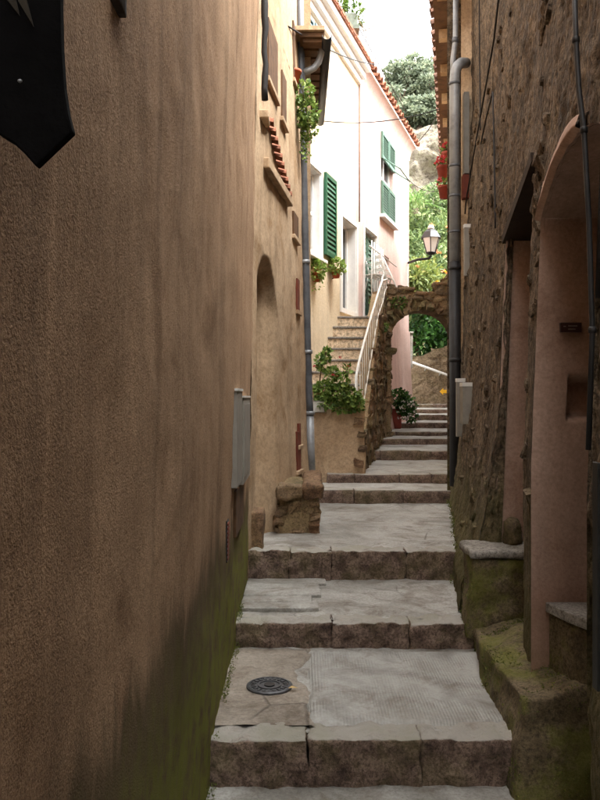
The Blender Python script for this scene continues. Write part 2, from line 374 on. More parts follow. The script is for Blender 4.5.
# ------------------------------------------------------------------ ground, steps
SD = [-3, 3.22, 4.41, 5.455, 7.925, 8.62, 10.69, 12.15, 13.26, 14.97, 16.9, 19.0, 21.6]
SZ = [0, .186, .327, .523, .655, .743, .86, .946, 1.005, 1.101, 1.21, 1.307, 1.40]
def zg(d):
    k = 0
    while k + 1 < len(SD) and SD[k + 1] <= d: k += 1
    return SZ[k]
def SWX(d): return .70 + .1756 * (d - 8.9)          # outer face of the stair wall
LX = lambda n: -.6 if n <= 3 else (-.2 if n == 4 else (.3 if n == 5 else min(SWX(SD[n]) - .25, 2.2)))
RX = lambda n: 1.5 if n < 3 else (2.0 if n < 5 else (2.9 if n < 9 else 4.4))
MB().grid(lambda x, y: V(x, y, -.4), lin(-300, 300, 13), lin(-60, 700, 13)).build('ground', M['ground'])['kind'] = 'structure'
MB().box((-8, -14, -.3), (8, 3.3, -.006)).build('lane_base', M['pave'])['kind'] = 'structure'
splits = {1: [.03, .5], 2: [.18, .62], 3: [-.07, .22, .74], 4: [.55, 1.05], 5: [.6, 1.1, 1.45]}
for n in range(0, 13):
    d0 = SD[n]; d1 = SD[n + 1] if n < 12 else 23.4
    x0, x1 = LX(n), RX(n); z = SZ[n]
    root = bpy.data.objects.new('stone_step' if n else 'lane_paving', None); COL.objects.link(root); root.location = ((x0 + x1) / 2, d0, z - .15); root['kind'] = 'structure'
    front = d0 + (.24 if n else 0)
    res = .035 if n in (1, 2, 3) else .09
    if n == 0: front = -3; res = .12
    def tf(x, y, n=n, z=z, d0=d0):
        e = .010 if n < 6 else .014
        return V(x, y, z - .006 + e * fbm((x, y, n * 3.), 2.3, 4) * sm(d0, d0 + .35, y) - .004 * (1 - sm(d0 + .1, d0 + .3, y)) + .004 * fbm((x, y, n), 14, 3))
    us = lin(x0, x1, max(6, int((x1 - x0) / res))); front = d0 + .09 if n else front
    vs = lin(front, d1 + .06, max(5, int((d1 - front) / res)))
    MB().grid(tf, us, vs).build('tread', M['pave'], root, True)
    if n == 0: continue
    cuts = splits.get(n)
    if cuts is None:
        cuts = []; x = x0 + random.uniform(.25, .6)
        while x < x1 - .3: cuts.append(x); x += random.uniform(.35, .7)
    xs = [x0] + cuts + [x1]
    for a, b in zip(xs[:-1], xs[1:]):
        zz = z + random.uniform(-.006, .008); dd = random.uniform(-.015, .012)
        big = n <= 3
        r_ = (max(4, int((b - a) / .022)), 9, 9) if big else (6, 3, 3)
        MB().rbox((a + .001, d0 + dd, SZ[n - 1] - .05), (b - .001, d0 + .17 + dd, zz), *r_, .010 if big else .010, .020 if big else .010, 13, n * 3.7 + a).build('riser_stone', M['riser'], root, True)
    if n == 1:      # the ribbed concrete patch and the brown patch round the manhole
        def pf(x, y): return V(x + .02 * fbm((x, y, 3), 5, 3), y, z + .010 + .004 * fbm((x, y, 5), 5, 4) - .03 * max(sm(.07, .03, x), sm(1.0, 1.06, x), sm(3.385, 3.35, y), sm(4.30, 4.36, y)))
        MB().grid(pf, lin(.02, 1.06, 52), lin(3.34, 4.37, 42)).build('concrete_panel', M['panel'], root, True)
        def bf(x, y): return V(x + .09 * fbm((y, 2, 3), 3.5, 4) * sm(-.25, .05, x), y, z + .006 + .006 * fbm((x, y, 7), 4, 4) + .003 * fbm((x, y, 7), 16, 3) - .03 * max(sm(.03, .07, x), sm(4.36, 4.42, y)))
        MB().grid(bf, lin(-.42, .08, 30), lin(3.345, 4.42, 50)).build('worn_slab', M['pavebrown'], root, True)
    if n == 2:      # thin paving strips, left part of the second tread
        for k in range(5):
            yy = 4.66 + k * .155
            MB().rbox((-.36, yy, z - .03), (.12 + random.uniform(-.06, .06), yy + .149, z + .012 + random.uniform(-.001, .002)), 10, 6, 4, .005, .005, 9, k).build('paving_strip', M['pave'], root, True)
# ------------------------------------------------------------------ near left house
def LW(d, z): return -.364 + .018 * (min(max(z, -.3), 4.6) - .5)
def lwp(d, z):
    b = .010 * fbm((0, d, z), 1.6, 3) + .0035 * fbm((3, d, z), 11, 3)
    return V(LW(d, z) + b, d, z)
h1 = thing('stucco_house', 'tall brown stucco house wall with mossy foot filling the left side', 'house', (-.4, 2.5, 0))
mb = MB().grid(lwp, lin(.4, 5.43, 110), lin(-.2, 4.7, 110))
mb.grid(lwp, lin(-2.6, .4, 20), lin(-.2, 4.7, 20)); mb.grid(lambda d, z: V(LW(d, 4.6), d, z), lin(-2.6, 5.43, 12), [4.69, 5.2, 5.6])
mb.box((-4, -2.6, -.3), (-.42, 5.40, 5.6)).build('wall', M['left'], h1, True)
# timber bracket at the top of the wall, near the hanging sign
b0 = P(124, 8, 1.40)
bk = MB(); bk.rbox((LW(1, 2) - .05, 1.36, b0.z - .008), (LW(1, 2) + .022, 1.43, b0.z + .34), 3, 3, 6, .006, .004, 9)
tag(bk.build('timber_bracket', M['darkwood'], None, True), 'small dark timber bracket high on the brown stucco wall', 'bracket')
# black shield shaped hanging sign
sg = thing('hanging_sign', 'black shield-shaped hanging sign with gold streaks at top left', 'sign', P(36, 165, .82))
def PS(x, y): return P(x, y, .82)
rt = [(61, -40), (60, 0), (61, 45), (63.5, 85), (67.5, 112), (72.5, 131)]
poly = [PS(x, y) for x, y in rt] + [PS(35.5, 166)] + [PS(24, 153), PS(12, 142)] + [PS(-3, 133), PS(-3, 112), PS(-3, 85), PS(-3, 45), PS(-3, 0), PS(-3, -40)]
MB().prism(poly, (0, .014, 0)).build('board', M['board'], sg, False, .002)
for (xa, ya, xb, yb) in ((14, -6, 34, 27), (4, -4, 20, 16)):
    a, b, c = PS(xa, ya), PS(xb, yb), PS(xa + 11, ya - 2)
    MB().prism([a, b, c], (0, -.002, 0)).build('gold_streak', M['gold'], sg)
MB().lathe(PS(20, 81) + V(0, 0, 0), [(0, .0022), (.002, .0012), (.0026, 0), (.002, -.0012), (0, -.0022)], 10).build('rivet', M['zinc'], sg, True)
MB().bar(PS(36, -38) + V(-.12, .007, .0), PS(36, -38) + V(.05, .007, 0), .012).build('bracket_arm', M['iron'], sg)
# meter cabinets, vent, conduit stub on the stucco wall
def lbox(d0, d1, z0, z1, th, o=0.): return MB().box((LW(d0, z0) - .03 + o, d0, z0), (LW(d0, z1) + th, d1, z1))
m = thing('meter_cabinet', 'narrow grey meter cabinet, the nearer one on the stucco wall', 'cabinet', (LW(4, 1.1), 4.1, 1.08), 'meter cabinets on the stucco wall')
lbox(4.0, 4.35, 1.13, 1.63, .022).build('casing', M['box'], m, False, .004); lbox(3.99, 4.36, 1.632, 1.645, .026).build('lid', M['whitemet'], m)
m = thing('meter_cabinet', 'wider grey meter cabinet just beyond the narrow one', 'cabinet', (LW(4.4, 1.1), 4.4, 1.08), 'meter cabinets on the stucco wall')
lbox(4.42, 5.0, 1.10, 1.595, .024).build('casing', M['box'], m, False, .004); lbox(4.46, 4.96, 1.14, 1.56, .028).build('door', M['box'], m, False, .002); lbox(4.41, 5.01, 1.597, 1.607, .028).build('lid', M['whitemet'], m)
lbox(4.2, 4.75, .84, 1.09, .010).build('cable_duct', M['brownwood'], None, False, .004)
tag(bpy.data.objects['cable_duct'], 'brown cable duct below the grey meter cabinets', 'duct')
g = thing('wall_vent', 'narrow dark vent grille low on the stucco wall', 'vent', (LW(3.8, .8), 3.8, .78))
lbox(3.76, 3.84, .80, 1.0, .004).build('frame', M['iron'], g)
for k in range(9): lbox(3.765, 3.835, .81 + k * .021, .82 + k * .021, .010).build('slat', M['redwood'], g)
# ------------------------------------------------------------------ second left house
def HW(d, z):
    zz = min(max(z, 0), 6); t = (d - 5.43) / 2.57
    a = -.364 + .018 * (min(zz, 4.6) - .5); b = .11 - .026 * (zz - .7)
    x = lerp(a, b, t)
    x += .05 * math.exp(-max(0, zz - .5) / .25) * sm(5.4, 6.0, d)
    # blind arched niche
    top = 2.62 - max(0, abs(d - 5.93) - .05) ** 2 * 2.4
    inside = sm(5.60, 5.66, d) * sm(6.42, 6.10, d) * sm(top + .03, top - .05, z)
    return x - .15 * inside
def hwp(d, z): return V(HW(d, z) + .012 * fbm((5, d, z), 1.7, 4) + .004 * fbm((9, d, z), 9, 3), d, z)
h2 = thing('plastered_house', 'ochre plastered house with blind arched niche beyond the stucco wall', 'house', (-.2, 6.7, .5))
mb = MB().grid(hwp, lin(5.43, 8.0, 110), lin(.2, 4.6, 130)); mb.grid(hwp, lin(5.43, 8.0, 16), lin(4.58, 6.9, 12))
mb.grid(lambda x, z: V(x, 8.0, z), [-3, HW(8, 1.) + .0], [.2, 3, 6.9])
mb.grid(lambda d, z: V(.02, d, z), [7.99, 10.0], [3.9, 5.1]); mb.grid(lambda x, z: V(x, 10.0, z), [-3, .02], [3.9, 6.9])
mb.box((-4, 5.44, 0), (-.62, 8.0, 6.9)).build('wall', M['left2'], h2, True)
MB().box((-4, 5.35, 6.9), (.12, 8.05, 7.0)).build('roof', M['tile'], h2)
# window recesses with sills and shutters seen edge-on
def hbox(d0, d1, z0, z1, th, back=.03):
    zm = (z0 + z1) / 2; dm = (d0 + d1) / 2
    tx = Vector(((HW(d1, zm) - HW(d0, zm)), d1 - d0, 0)).normalized(); nx = V(tx.y, -tx.x, 0)
    o = V(HW(d0, zm), d0, 0); L = (V(HW(d1, zm), d1, 0) - o).length
    return MB().box((0, -back, z0), (L, th, z1), o, tx, nx)
for (d0, d1, z0, z1, s) in ((5.85, 6.3, 4.0, 4.45, 0), (6.55, 6.8, 3.95, 4.35, 0), (7.35, 7.5, 4.6, 5.15, 0), (7.2, 7.5, 3.1, 3.32, 0), (7.35, 7.5, 2.42, 2.72, 1), (7.3, 7.42, 1.15, 1.35, 1), (7.2, 7.4, .92, 1.28, 1)):
    wn = hbox(d0, d1, z0, z1, .012).build('window', M['redwood'] if s else M['brownwood'], h2)
    hbox(d0 - .04, d1 + .04, z0 - .04, z0 - .002, .028).build('sill', M['left2'], wn, False, .005)
# sloping course of tiles
for k in range(10):
    t = (k + .5) / 10; d = lerp(5.80, 6.86, t); z = lerp(3.69, 3.36, t); x = HW(d, z)
    tm = MB(); n = 6
    prof = [(math.cos(math.pi * j / n) * .055, math.sin(math.pi * j / n) * .045) for j in range(n + 1)]
    prof += [(u * .72, v * .66) for u, v in prof[::-1]]
    tm.prism([V(x - .05, d + u, z + v) for u, v in prof], (.105, 0, -.03)).build('roof_tile', M['tile'], h2)
hbox(5.72, 6.9, 3.28, 3.36, .05).build('corbel', M['left2'], h2, False, .01)
MB().box((HW(5.6, 3.7) - .03, 5.58, 3.6), (HW(5.6, 3.7) + .06, 5.80, 3.66)).build('ledge', M['left2'], h2, False, .008)
# eave with soffit boards and gutter, reaching out over the passage
ev = MB().box((.0, 7.62, 5.12), (.235, 10.0, 5.16)).build('eave', M['brownwood'], h2)
for k in range(12): MB().box((.03, 7.66 + k * .195, 5.085), (.215, 7.80 + k * .195, 5.118)).build('soffit_board', M['brownwood'], ev)
MB().box((-.05, 7.58, 5.17), (.24, 10.0, 5.21)).build('roof_edge', M['left2'], ev)
gm = MB(); pr = [(math.cos(a) * .05, math.sin(a) * .05) for a in lin(-math.pi, 0, 9)]; pr += [(u * .86, v * .86) for u, v in pr[::-1]]
gm.prism([V(.262 + u, 7.6, 5.13 + v) for u, v in pr], (0, 2.42, 0)).build('gutter', M['castblack'], ev, True)
# cable bundle in the joint between the two left houses
tag(MB().tube([P(262 + random.uniform(-.8, .8), y, 5.42) + V(.02, 0, 0) for y in range(-20, 101, 12)], [.018 + .008 * random.random() for _ in range(11)], 7).build('cable_bundle', M['cable'], None, True), 'dark ragged cable bundle in the joint between the left houses', 'cable')
# stone buttress at the corner, with capstone and rubble
bt = thing('stone_buttress', 'low rubble stone buttress with dark capstone at the house corner', 'buttress', (.02, 6.5, .5))
MB().rbox((-.17, 6.2, .3), (.14, 7.5, .83), 6, 12, 8, .05, .03, 5).build('core', M['mortar'], bt, True)
UNIT = []
for k in range(8):
    u = MB(); u.rbox((-.5, -.5, -.5), (.5, .5, .5), 3, 1, 3, .13, .34, 1.5, k * 5.1); UNIT.append(u)
def unit_meshes(mat): return [mesh_of(u, 'stone', mat, False) for u in UNIT]
U_R, U_D = unit_meshes(M['rubble']), unit_meshes(M['darkrub'])
def rubble(parent, units, org, du, zlo, zhi, L, size, off=0., thick=.1, seed=1, keep=None, name='stone'):
    """lay uneven stones on a vertical face: org + du*u, z"""
    rnd = random.Random(seed); du = Vector(du).normalized(); ang = math.atan2(du.y, du.x); nn = V(du.y, -du.x, 0)
    z = min(zlo(0), zlo(L)); cnt = 0
    while z < max(zhi(0), zhi(L)):
        h = size * rnd.uniform(.55, .95); u = -rnd.random() * size * .5
        while u < L:
            wd = size * rnd.uniform(.7, 1.6); c = u + wd / 2
            if 0 < c < L and zlo(c) - h * .3 < z and z + h < zhi(c) + h * .35 and (keep is None or keep(c, z + h / 2)):
                hh = h * rnd.uniform(.85, 1.12)
                p = Vector(org) + du * c + nn * (off - thick * .3 + rnd.uniform(-.012, .018)); p.z = z + h / 2 + rnd.uniform(-.012, .012)
                inst(rnd.choice(units), name, parent, p, (rnd.uniform(-.06, .06), rnd.uniform(-.12, .12), ang), (wd * .98, thick, hh)); cnt += 1
            u += wd
        z += h * .97
    return cnt
rubble(bt, U_R, V(-.17, 6.2, 0), (1, .06, 0), lambda u: .50, lambda u: .80, .32, .115, -.014, .08, 3)
rubble(bt, U_R, V(.14, 6.22, 0), (0, 1, 0), lambda u: .50, lambda u: .80, 1.25, .12, -.014, .08, 5)
MB().rbox((-.19, 6.14, .79), (.03, 6.8, .90), 8, 12, 5, .02, .04, 6, 2).build('capstone', M['darkrub'], bt, True)
MB().rbox((.035, 6.15, .785), (.185, 7.5, .895), 6, 16, 5, .02, .035, 6, 4).build('capstone', M['rubble'], bt, True)
MB().rbox((-.42, 5.52, .45), (-.262, 5.80, .785), 5, 5, 8, .010, .012, 6, 9).build('corner_stone', M['rubble'], None, True)
tag(bpy.data.objects['corner_stone'], 'small plastered guard stone at the foot of the arched niche', 'stone block')
# ------------------------------------------------------------------ right house
def RWX(d, z):
    x = .597 + .13 * d + .04 * (min(max(z, 0 if d > 4.5 else 1.3), 4.5) - 1.6)
    fl = lerp(.20, .075, sm(4.64, 7.9, d)) * sm(4.5, 4.66, d)
    x -= fl * math.exp(-max(0, z - .5) / .42)
    return x
def RWJ(d, z): return .597 + .13 * d + .04 * (min(max(z, 0 if d > 4.5 else 1.3), 4.5) - 1.6)
def rwp(d, z):
    r = 1.0
    pil = .4 if 3.3 < d < 3.9 else 1.
    if d < 4.5: z_ = max(z, 1.3)
    else: z_ = z
    b = pil * (.016 * fbm((7, d, z), 2.0, 4) + .009 * fbm((2, d * 1.2, z * .7), 10, 4) + .008 * fbm((1, d, z), 26, 3))
    return V(RWX(d, z_) - b, d, z)
D1a, D1b, D2a, D2b = 2.41, 3.435, 3.74, 4.64
T1, T2 = .69, .735
def arch1(d): return 2.385 + .15 * (1 - ((d - 2.86) / .575) ** 2)
def top2(d): return lerp(2.76, 2.56, (d - D2a) / (D2b - D2a))
hr = thing('rubble_house', 'dark rubble-faced house with two doorways on the right side', 'house', (1.4, 5, 0))
mb = MB(); nz = 130
def region(d0, d1, zlo, zhi, nd, nzz):
    mb.grid(lambda d, t: rwp(d, lerp(zlo(d), zhi(d), t)), lin(d0, d1, nd), lin(0, 1, nzz))
K = lambda v: (lambda d: v)
region(D2b, 7.95, K(-.1), K(6.0), 120, 190); region(D1b, D2a, K(-.1), K(4.8), 18, 150)
region(D2a, D2b, top2, K(4.8), 34, 80)
region(D1a, D1b, arch1, K(4.8), 40, 80)
region(1.2, D1a, K(-.1), K(4.8), 44, 150); region(-2.6, 1.2, K(-.1), K(4.8), 20, 20)
mb.grid(lambda d, z: V(RWX(d, 4.7), d, z), lin(-2.6, D2b, 8), [4.78, 5.4, 5.9]); mb.grid(lambda d, z: V(RWX(d, 4.7), d, z), lin(D2b, 7.95, 4), [5.85, 6.0])
mb.grid(lambda x, z: V(x, 7.95, z), [1.5, 4], [-.1, 5.9]); mb.grid(lambda x, z: V(x, -2.6, z), [.27, 4], [-.1, 5.9])
mb.grid(lambda t, z: V(lerp(rwp(D2b, z).x, RWJ(D2b, z) + .03, t), D2b - .014 - .03 * fbm((t, z, 8), 7, 3) * t * (1 - t) * 4, z), lin(0, 1, 10), lin(.4, 2.7, 90))
mb.build('wall', M['rough'], hr, True)
MB().box((1.3, -2.6, 6.0), (4.5, 8.05, 6.1)).build('roof', M['tile'], hr)
MB().box((1.75, -2.58, -.1), (4, 7.93, 5.98)).build('wall_core', M['pink'], hr)
# doorway jambs: reveals of pink plaster
def jamb(dd, z0, z1, depth, face, mat, nm='jamb', st=0.):
    return MB().grid(lambda t, z: V(RWJ(dd, z) - .012 + st + t * depth, dd + .004 * fbm((t, z, dd), 5, 3) + face * .02 * t + (.0 if t > .05 else 0), z), lin(0, 1, 16), lin(z0, z1, 60)).build(nm, mat, hr, True)
jamb(D2b, T2 - .02, 2.62, .6, 0, M['pink']); jamb(D2a, T2 - .02, 2.8, .56, 0, M['pink'], 'jamb', .04)
# far jamb of the arched doorway, with its small niche
def jf(t, z):
    x = RWX(D1b, max(z, 1.3)) - .014 + t * .62
    ins = sm(.235, .25, t) * sm(.50, .48, t) * sm(1.50, 1.52, z) * sm(1.685, 1.665, z)
    return V(x, D1b + .004 * fbm((t, z, 2), 4, 3) + .10 * ins, z)
MB().grid(jf, lin(0, 1, 120), lin(.3, 2.55, 130)).build('jamb', M['pink'], hr, True)
jamb(D1a, T1 - .02, 2.5, .62, 0, M['rough'])
MB().grid(lambda d, t: V(RWX(d, arch1(d)) - .012 + t * .62, d, arch1(d) + .002), lin(D1a, D1b, 24), lin(0, 1, 8)).build('arch_soffit', M['pink'], hr, True)
def rimf(d, t): 
    a = arch1(d); return V(RWX(d, a) - .045 + .02 * t + (.03 if t in (0, 1) else 0), d, a + lerp(-.006, .075 * (1 - .5 * sm(2.9, 2.4, d)), t) + .008 * fbm((d, t, 1), 8, 3))
MB().grid(rimf, lin(2.66, D1b + .012, 40), lin(0, 1, 7)).build('arch_rim', M['pink'], hr, True)
MB().box((RWX(D1b, 1) + .56, D1a, T1), (RWX(D1b, 1) + .61, D1b, 2.56)).build('door', M['darkwood'], hr, False, .003)
MB().box((RWX(D2b, 1) + .50, D2a, T2), (RWX(D2b, 1) + .55, D2b, 2.8)).build('door', M['darkwood'], hr, False, .003)
lt = MB(); lt.add([V(RWX(D2a, 2.7) - .02, D2a - .0, 2.75), V(RWX(D2b, 2.5) - .02, D2b + .05, 2.545), V(RWX(D2b, 2.5) + .6, D2b + .05, 2.545), V(RWX(D2a, 2.7) + .6, D2a, 2.75)] , [(0, 1, 2, 3)])
o = lt.build('lintel', M['darkwood'], hr); so_ = o.modifiers.new('thick', 'SOLIDIFY'); so_.thickness = .05; so_.offset = 0
pq = P(570.5, 327.5, 3.42)
pl = MB().box((pq.x - .046, 3.41, pq.z - .021), (pq.x + .046, 3.428, pq.z + .021)).build('door_plaque', M['plaque'], hr, False, .002)
for (xa, wd, zz) in ((-.034, .010, .004), (-.014, .040, .006), (-.014, .032, -.008)):
    MB().box((pq.x + xa, 3.408, pq.z + zz - .002), (pq.x + xa + wd, 3.4098, pq.z + zz + .002)).build('engraved_line', M['box'], pl)
# thresholds, blocks
tp_ = [(1.077, 3.43), (1.12, 3.26), (1.175, 3.12), (1.27, 2.92), (1.40, 2.55), (1.66, 2.5), (1.66, 3.43)]
lb = thing('doorway_step', 'pale-topped stone step inside the arched doorway', 'step', (1.4, 3.0, 0))
MB().prism([V(x + .015, y, -.05) for x, y in tp_], (0, 0, .70)).build('body', M['mossblock'], lb, False, .01)
MB().prism([V(x, y - .002, .655) for x, y in tp_], (0, 0, .045)).build('slab', M['slab'], lb, False, .006)
bl = thing('step_block', 'mossy stone block below the arched doorway, lower right', 'stone block', (1.2, 3.7, .1))
mb = MB(); mb.rbox((.905, 3.15, -.1), (1.9, 4.36, .37), 50, 60, 24, .012, .016, 9, 1, .0)
vs = []
for x, y, z in mb.v:
    lo = 1 - sm(0., .33, z); up = sm(.1, .37, z)
    x2 = x - .05 * lo * (1 if x < 1.2 else 0) * sm(4.0, 3.4, y) + (.06 * sm(3.9, 4.3, y) if x < 1.2 else 0); y2 = y - .05 * lo * sm(3.6, 3.3, y)
    vs.append((x2, y2, z + up * (.055 * sm(.95, 1.15, x) - .06 * sm(3.95, 4.36, y) + .012 * fbm((x, y, 1), 4, 4))))
mb.v = vs; mb.build('body', M['mossblock'], bl, True)
bl2 = thing('door_ledge', 'raised mossy block with pale slab top before the second doorway', 'stone block', (1.1, 4.5, .3))
mb = MB(); mb.rbox((.965, 4.36, .25), (1.75, 5.3, .695), 36, 40, 24, .012, .018, 8, 7)
vs = []
for x, y, z in mb.v:
    far = sm(4.4, 5.3, y); x2 = x + (.11 * far if x < 1.2 else 0) - (.03 * (1 - sm(.3, .6, z)) if x < 1.2 else 0)
    vs.append((x2, y if y < 4.9 else y, z - .13 * sm(4.66, 4.9, y) * (1 if z > .5 else 0)))
mb.v = vs; mb.build('body', M['mossblock'], bl2, True)
MB().rbox((.950, 4.345, .695), (1.72, 4.66, .742), 20, 9, 3, .015, .012, 8, 3).build('slab', M['slab'], bl2, True)
tag(MB().rbox((1.19, 4.50, .735), (1.30, 4.635, .90), 5, 5, 6, .05, .03, 9, 5).build('loose_stone', M['darkrub'], None, True), 'rounded dark stone standing on the ledge in the second doorway', 'stone')
# near drainpipe/cable and gate edge at right border
pp = [P(574, -30, 2.50), P(576, 40, 2.48), P(579, 90, 2.45), P(584, 130, 2.42), P(589, 220, 2.40), P(594, 330, 2.39), P(598, 450, 2.38)]
pp = [V(min(p.x, RWX(p.y, p.z) - .02), p.y, p.z) for p in pp]
np_ = thing('drainpipe', 'thin peeling black drainpipe beside the arched doorway', 'drainpipe', pp[-1])
MB().tube(pp, .0085, 9).build('pipe', M['castblack'], np_, True)
for i in (1, 3, 5): MB().lathe(pp[i], [(.009, -.010), (.0125, -.008), (.0125, .008), (.009, .010)], 10).build('collar', M['castblack'], np_, True)
tag(MB().tube([V(RWX(d, z) - .012, d, z) for d, z in ((2.34, 2.62), (2.36, 2.45), (2.37, 2.2), (2.36, 1.9))], .010, 7).build('wall_cable', M['cable'], None, True), 'short black cable along the wall at the right edge', 'cable', 'cables on the rubble wall')
gt = thing('iron_gate', 'black iron gate leaf folded back at the right edge', 'gate', (.92, 2.3, .4))
gx = lambda x, y: P(x, y, 2.2)
MB().box((gx(593.5, 0).x, 2.17, gx(0, 688).z), (gx(597, 0).x, 2.21, gx(0, 462).z)).build('stile', M['iron'], gt, False, .002)
MB().box((gx(597, 0).x, 2.182, gx(0, 470).z), (gx(640, 0).x, 2.198, gx(0, 462.5).z)).build('rail', M['iron'], gt)
MB().box((gx(597, 0).x, 2.182, gx(0, 687).z), (gx(640, 0).x, 2.198, gx(0, 678).z)).build('rail', M['iron'], gt)
MB().box((gx(597, 0).x, 2.188, gx(0, 678).z), (gx(640, 0).x, 2.192, gx(0, 470).z)).build('panel', M['iron'], gt)
for k in range(4):
    c = gx(603, 495 + k * 50); MB().tube([c + V(.02 * math.cos(a), -.012, .05 * math.sin(a)) for a in lin(0, 5.2, 14)], .004, 6).build('scroll', M['iron'], gt, True)
# ------------------------------------------------------------------ right drainpipe, cables, conduits
rp = thing('drainpipe', 'thick downpipe, grey above and black below, at the rubble house corner', 'drainpipe', P(455, 478, 7.75))
pd = 7.75
MB().tube([P(466, 63, 7.9), P(461, 63, pd), P(457.5, 66, pd), P(455.3, 72, pd), P(454.8, 82, pd), P(454.5, 264, pd)], .052, 12).build('pipe', M['zinc'], rp, True)
MB().tube([P(454.5, 262, pd), P(455, 380, pd), P(455.3, 486, pd)], .056, 12).build('cast_pipe', M['castblack'], rp, True)
for y in (84, 166, 196, 232): MB().tube([P(454.5, y - 1.2, pd), P(454.5, y + 1.2, pd)], .057, 12).build('collar', M['zincdark'], rp, True)
for y in (268, 360): MB().tube([P(455, y - 2, pd), P(455, y + 2, pd)], .063, 12).build('collar', M['castblack'], rp, True)
tp = thing('drainpipe', 'thin grey upper downpipe above the elbow on the right', 'drainpipe', P(454, 58, pd))
MB().tube([P(456, -30, pd + .03), P(455.5, 40, pd + .03), P(453, 60, pd + .03), P(452.5, 75, pd + .03)], .028, 9).build('pipe', M['zinc'], tp, True)
MB().tube([P(455.4, 38, pd + .03), P(455.3, 43, pd + .03)], .034, 9).build('collar', M['zincdark'], tp, True)
def wallpt(x, y):
    """the point of the right wall surface in the direction of pixel x,y"""
    a, b = 1.5, 7.85
    for _ in range(30):
        d = (a + b) / 2
        if RWX(d, P(x, y, d).z) > P(x, y, d).x: a = d
        else: b = d
    p = P(x, y, a); return V(RWX(a, p.z) - .03, a, p.z)
def wcable(pts, label, r=.007, nm='wall_cable'):
    q = []
    for (a, b) in zip(pts[:-1], pts[1:]):
        for t in lin(0, 1, 6)[:-1]: q.append(wallpt(lerp(a[0], b[0], t), lerp(a[1], b[1], t)))
    q.append(wallpt(*pts[-1]))
    return tag(MB().tube(q, r, 6).build(nm, M['cable'], None, True), label, 'cable', 'cables on the rubble wall')
wcable([(505, -20), (498, 40), (487, 100), (476, 160), (467, 214)], 'long black cable running diagonally along the rubble wall')
wcable([(482.5, -20), (483, 60), (484, 130)], 'vertical black cable high on the rubble wall near the pipe', .006)
wcable([(484.5, 144), (490, 118), (496.5, 93)], 'short slanting black cable joining the two vertical cables', .006)
wcable([(497, 92), (498.5, 150), (500, 228)], 'vertical black cable down to the second doorway lintel', .006)
for (d, z0, z1, wd, ln, lab) in ((7.45, 2.76, 3.25, .05, .05, 'thin pale conduit high on the far end of the rubble wall'), (7.25, 1.23, 1.77, .07, .05, 'thin pale grey conduit low at the end of the rubble wall'), (6.6, 1.37, 1.72, .065, .12, 'wide pale grey cable cover low at the end of the rubble wall')):
    X = RWX(d, (z0 + z1) / 2); c = thing('conduit', lab, 'conduit', (X, d, z0), 'pale conduits on the rubble wall')
    MB().box((X - wd, d, z0), (X + .04, d + ln, z1)).build('cover', M['box'], c, False, .004)
    MB().box((X - wd - .003, d - .003, z1 - .03), (X + .04, d + ln + .003, z1 + .003)).build('cap', M['whitemet'], c)
s_ = wallpt(466, 186)
sh = thing('wooden_shutter', 'small red-brown shutter high at the far end of the rubble wall', 'shutter', s_)
MB().box((s_.x - .03, s_.y, s_.z - .12), (s_.x + .03, s_.y + .3, s_.z + .12)).build('leaf', M['redwood'], sh, False, .004)
MB().box((s_.x - .02, s_.y, s_.z + .13), (s_.x + .03, s_.y + .32, s_.z + .95)).build('pane', M['box'], sh)
# ------------------------------------------------------------------ house beyond on the right
def H4X(d): return 1.473 + .199 * (d - 8.64)
h4 = thing('eaved_house', 'beige house with overhanging tiled eave beyond the right drainpipe', 'house', (2.4, 12, .7))
t4 = V(.199, 1, 0).normalized(); n4 = V(-t4.y, t4.x, 0)
mb = MB(); mb.grid(lambda d, z: V(H4X(d) + .24 + .01 * fbm((d, z, 3), 2, 3), d, z), lin(8.0, 15.8, 50), lin(.4, 5.95, 30))
mb.box((0, .3, .3), (7.9, 4, 5.98), V(H4X(8.0) - .0, 8.0, 0), t4, -n4).build('wall', M['ochrewall'], h4, True)
o4 = V(H4X(8.0), 8.0, 0)
MB().box((0, -.0, 5.97), (8.0, 3.4, 6.0), o4, t4, -n4).build('roof', M['brownwood'], h4)
for k in range(8): MB().box((.3 + k * 1.0, .05, 5.86), (.42 + k * 1.0, .3, 5.968), o4, t4, -n4).build('rafter', M['left2'], h4)
def tile_mesh(mat, r=.085, L=.42):
    n = 8; pr = [(math.cos(math.pi * j / n) * r, math.sin(math.pi * j / n) * r) for j in range(n + 1)]; pr += [(u * .82, v * .82) for u, v in pr[::-1]]
    m = MB(); k = len(pr); vs = [V(0, u, v) for u, v in pr] + [V(L, u * .85, v * .85) for u, v in pr]
    m.add(vs, [tuple(range(k)), tuple(range(2 * k - 1, k - 1, -1))] + [(i, k + i, k + (i + 1) % k, (i + 1) % k) for i in range(k)])
    return mesh_of(m, 'roof_tile', mat)
TM = tile_mesh(M['tile'])
TM2 = tile_mesh(M['tiledark'])
def tile_row(parent, o, t, nout, L, z, step, over, rows=2, rise=.3, tm=None):
    a = math.atan2(-nout.y, -nout.x); k = 0; u = step / 2
    while u < L:
        for r in range(rows):
            inst(tm or TM, 'roof_tile', parent, o + t * u + nout * (over - r * .34) + V(0, 0, z + r * .34 * rise + random.uniform(-.012, .012)), (0, -math.atan(rise), a + random.uniform(-.05, .05)))
        u += step
tile_row(h4, V(H4X(8.64), 8.64, 0), t4, n4, 7.3, 6.01, .26, .03, tm=TM2)
gw = thing('shade_wall', 'unseen tall stone wall added beyond the arch to shade the far steps', 'wall', (3.8, 19, 1.1))  # added out of view to keep light off the steps past the arch
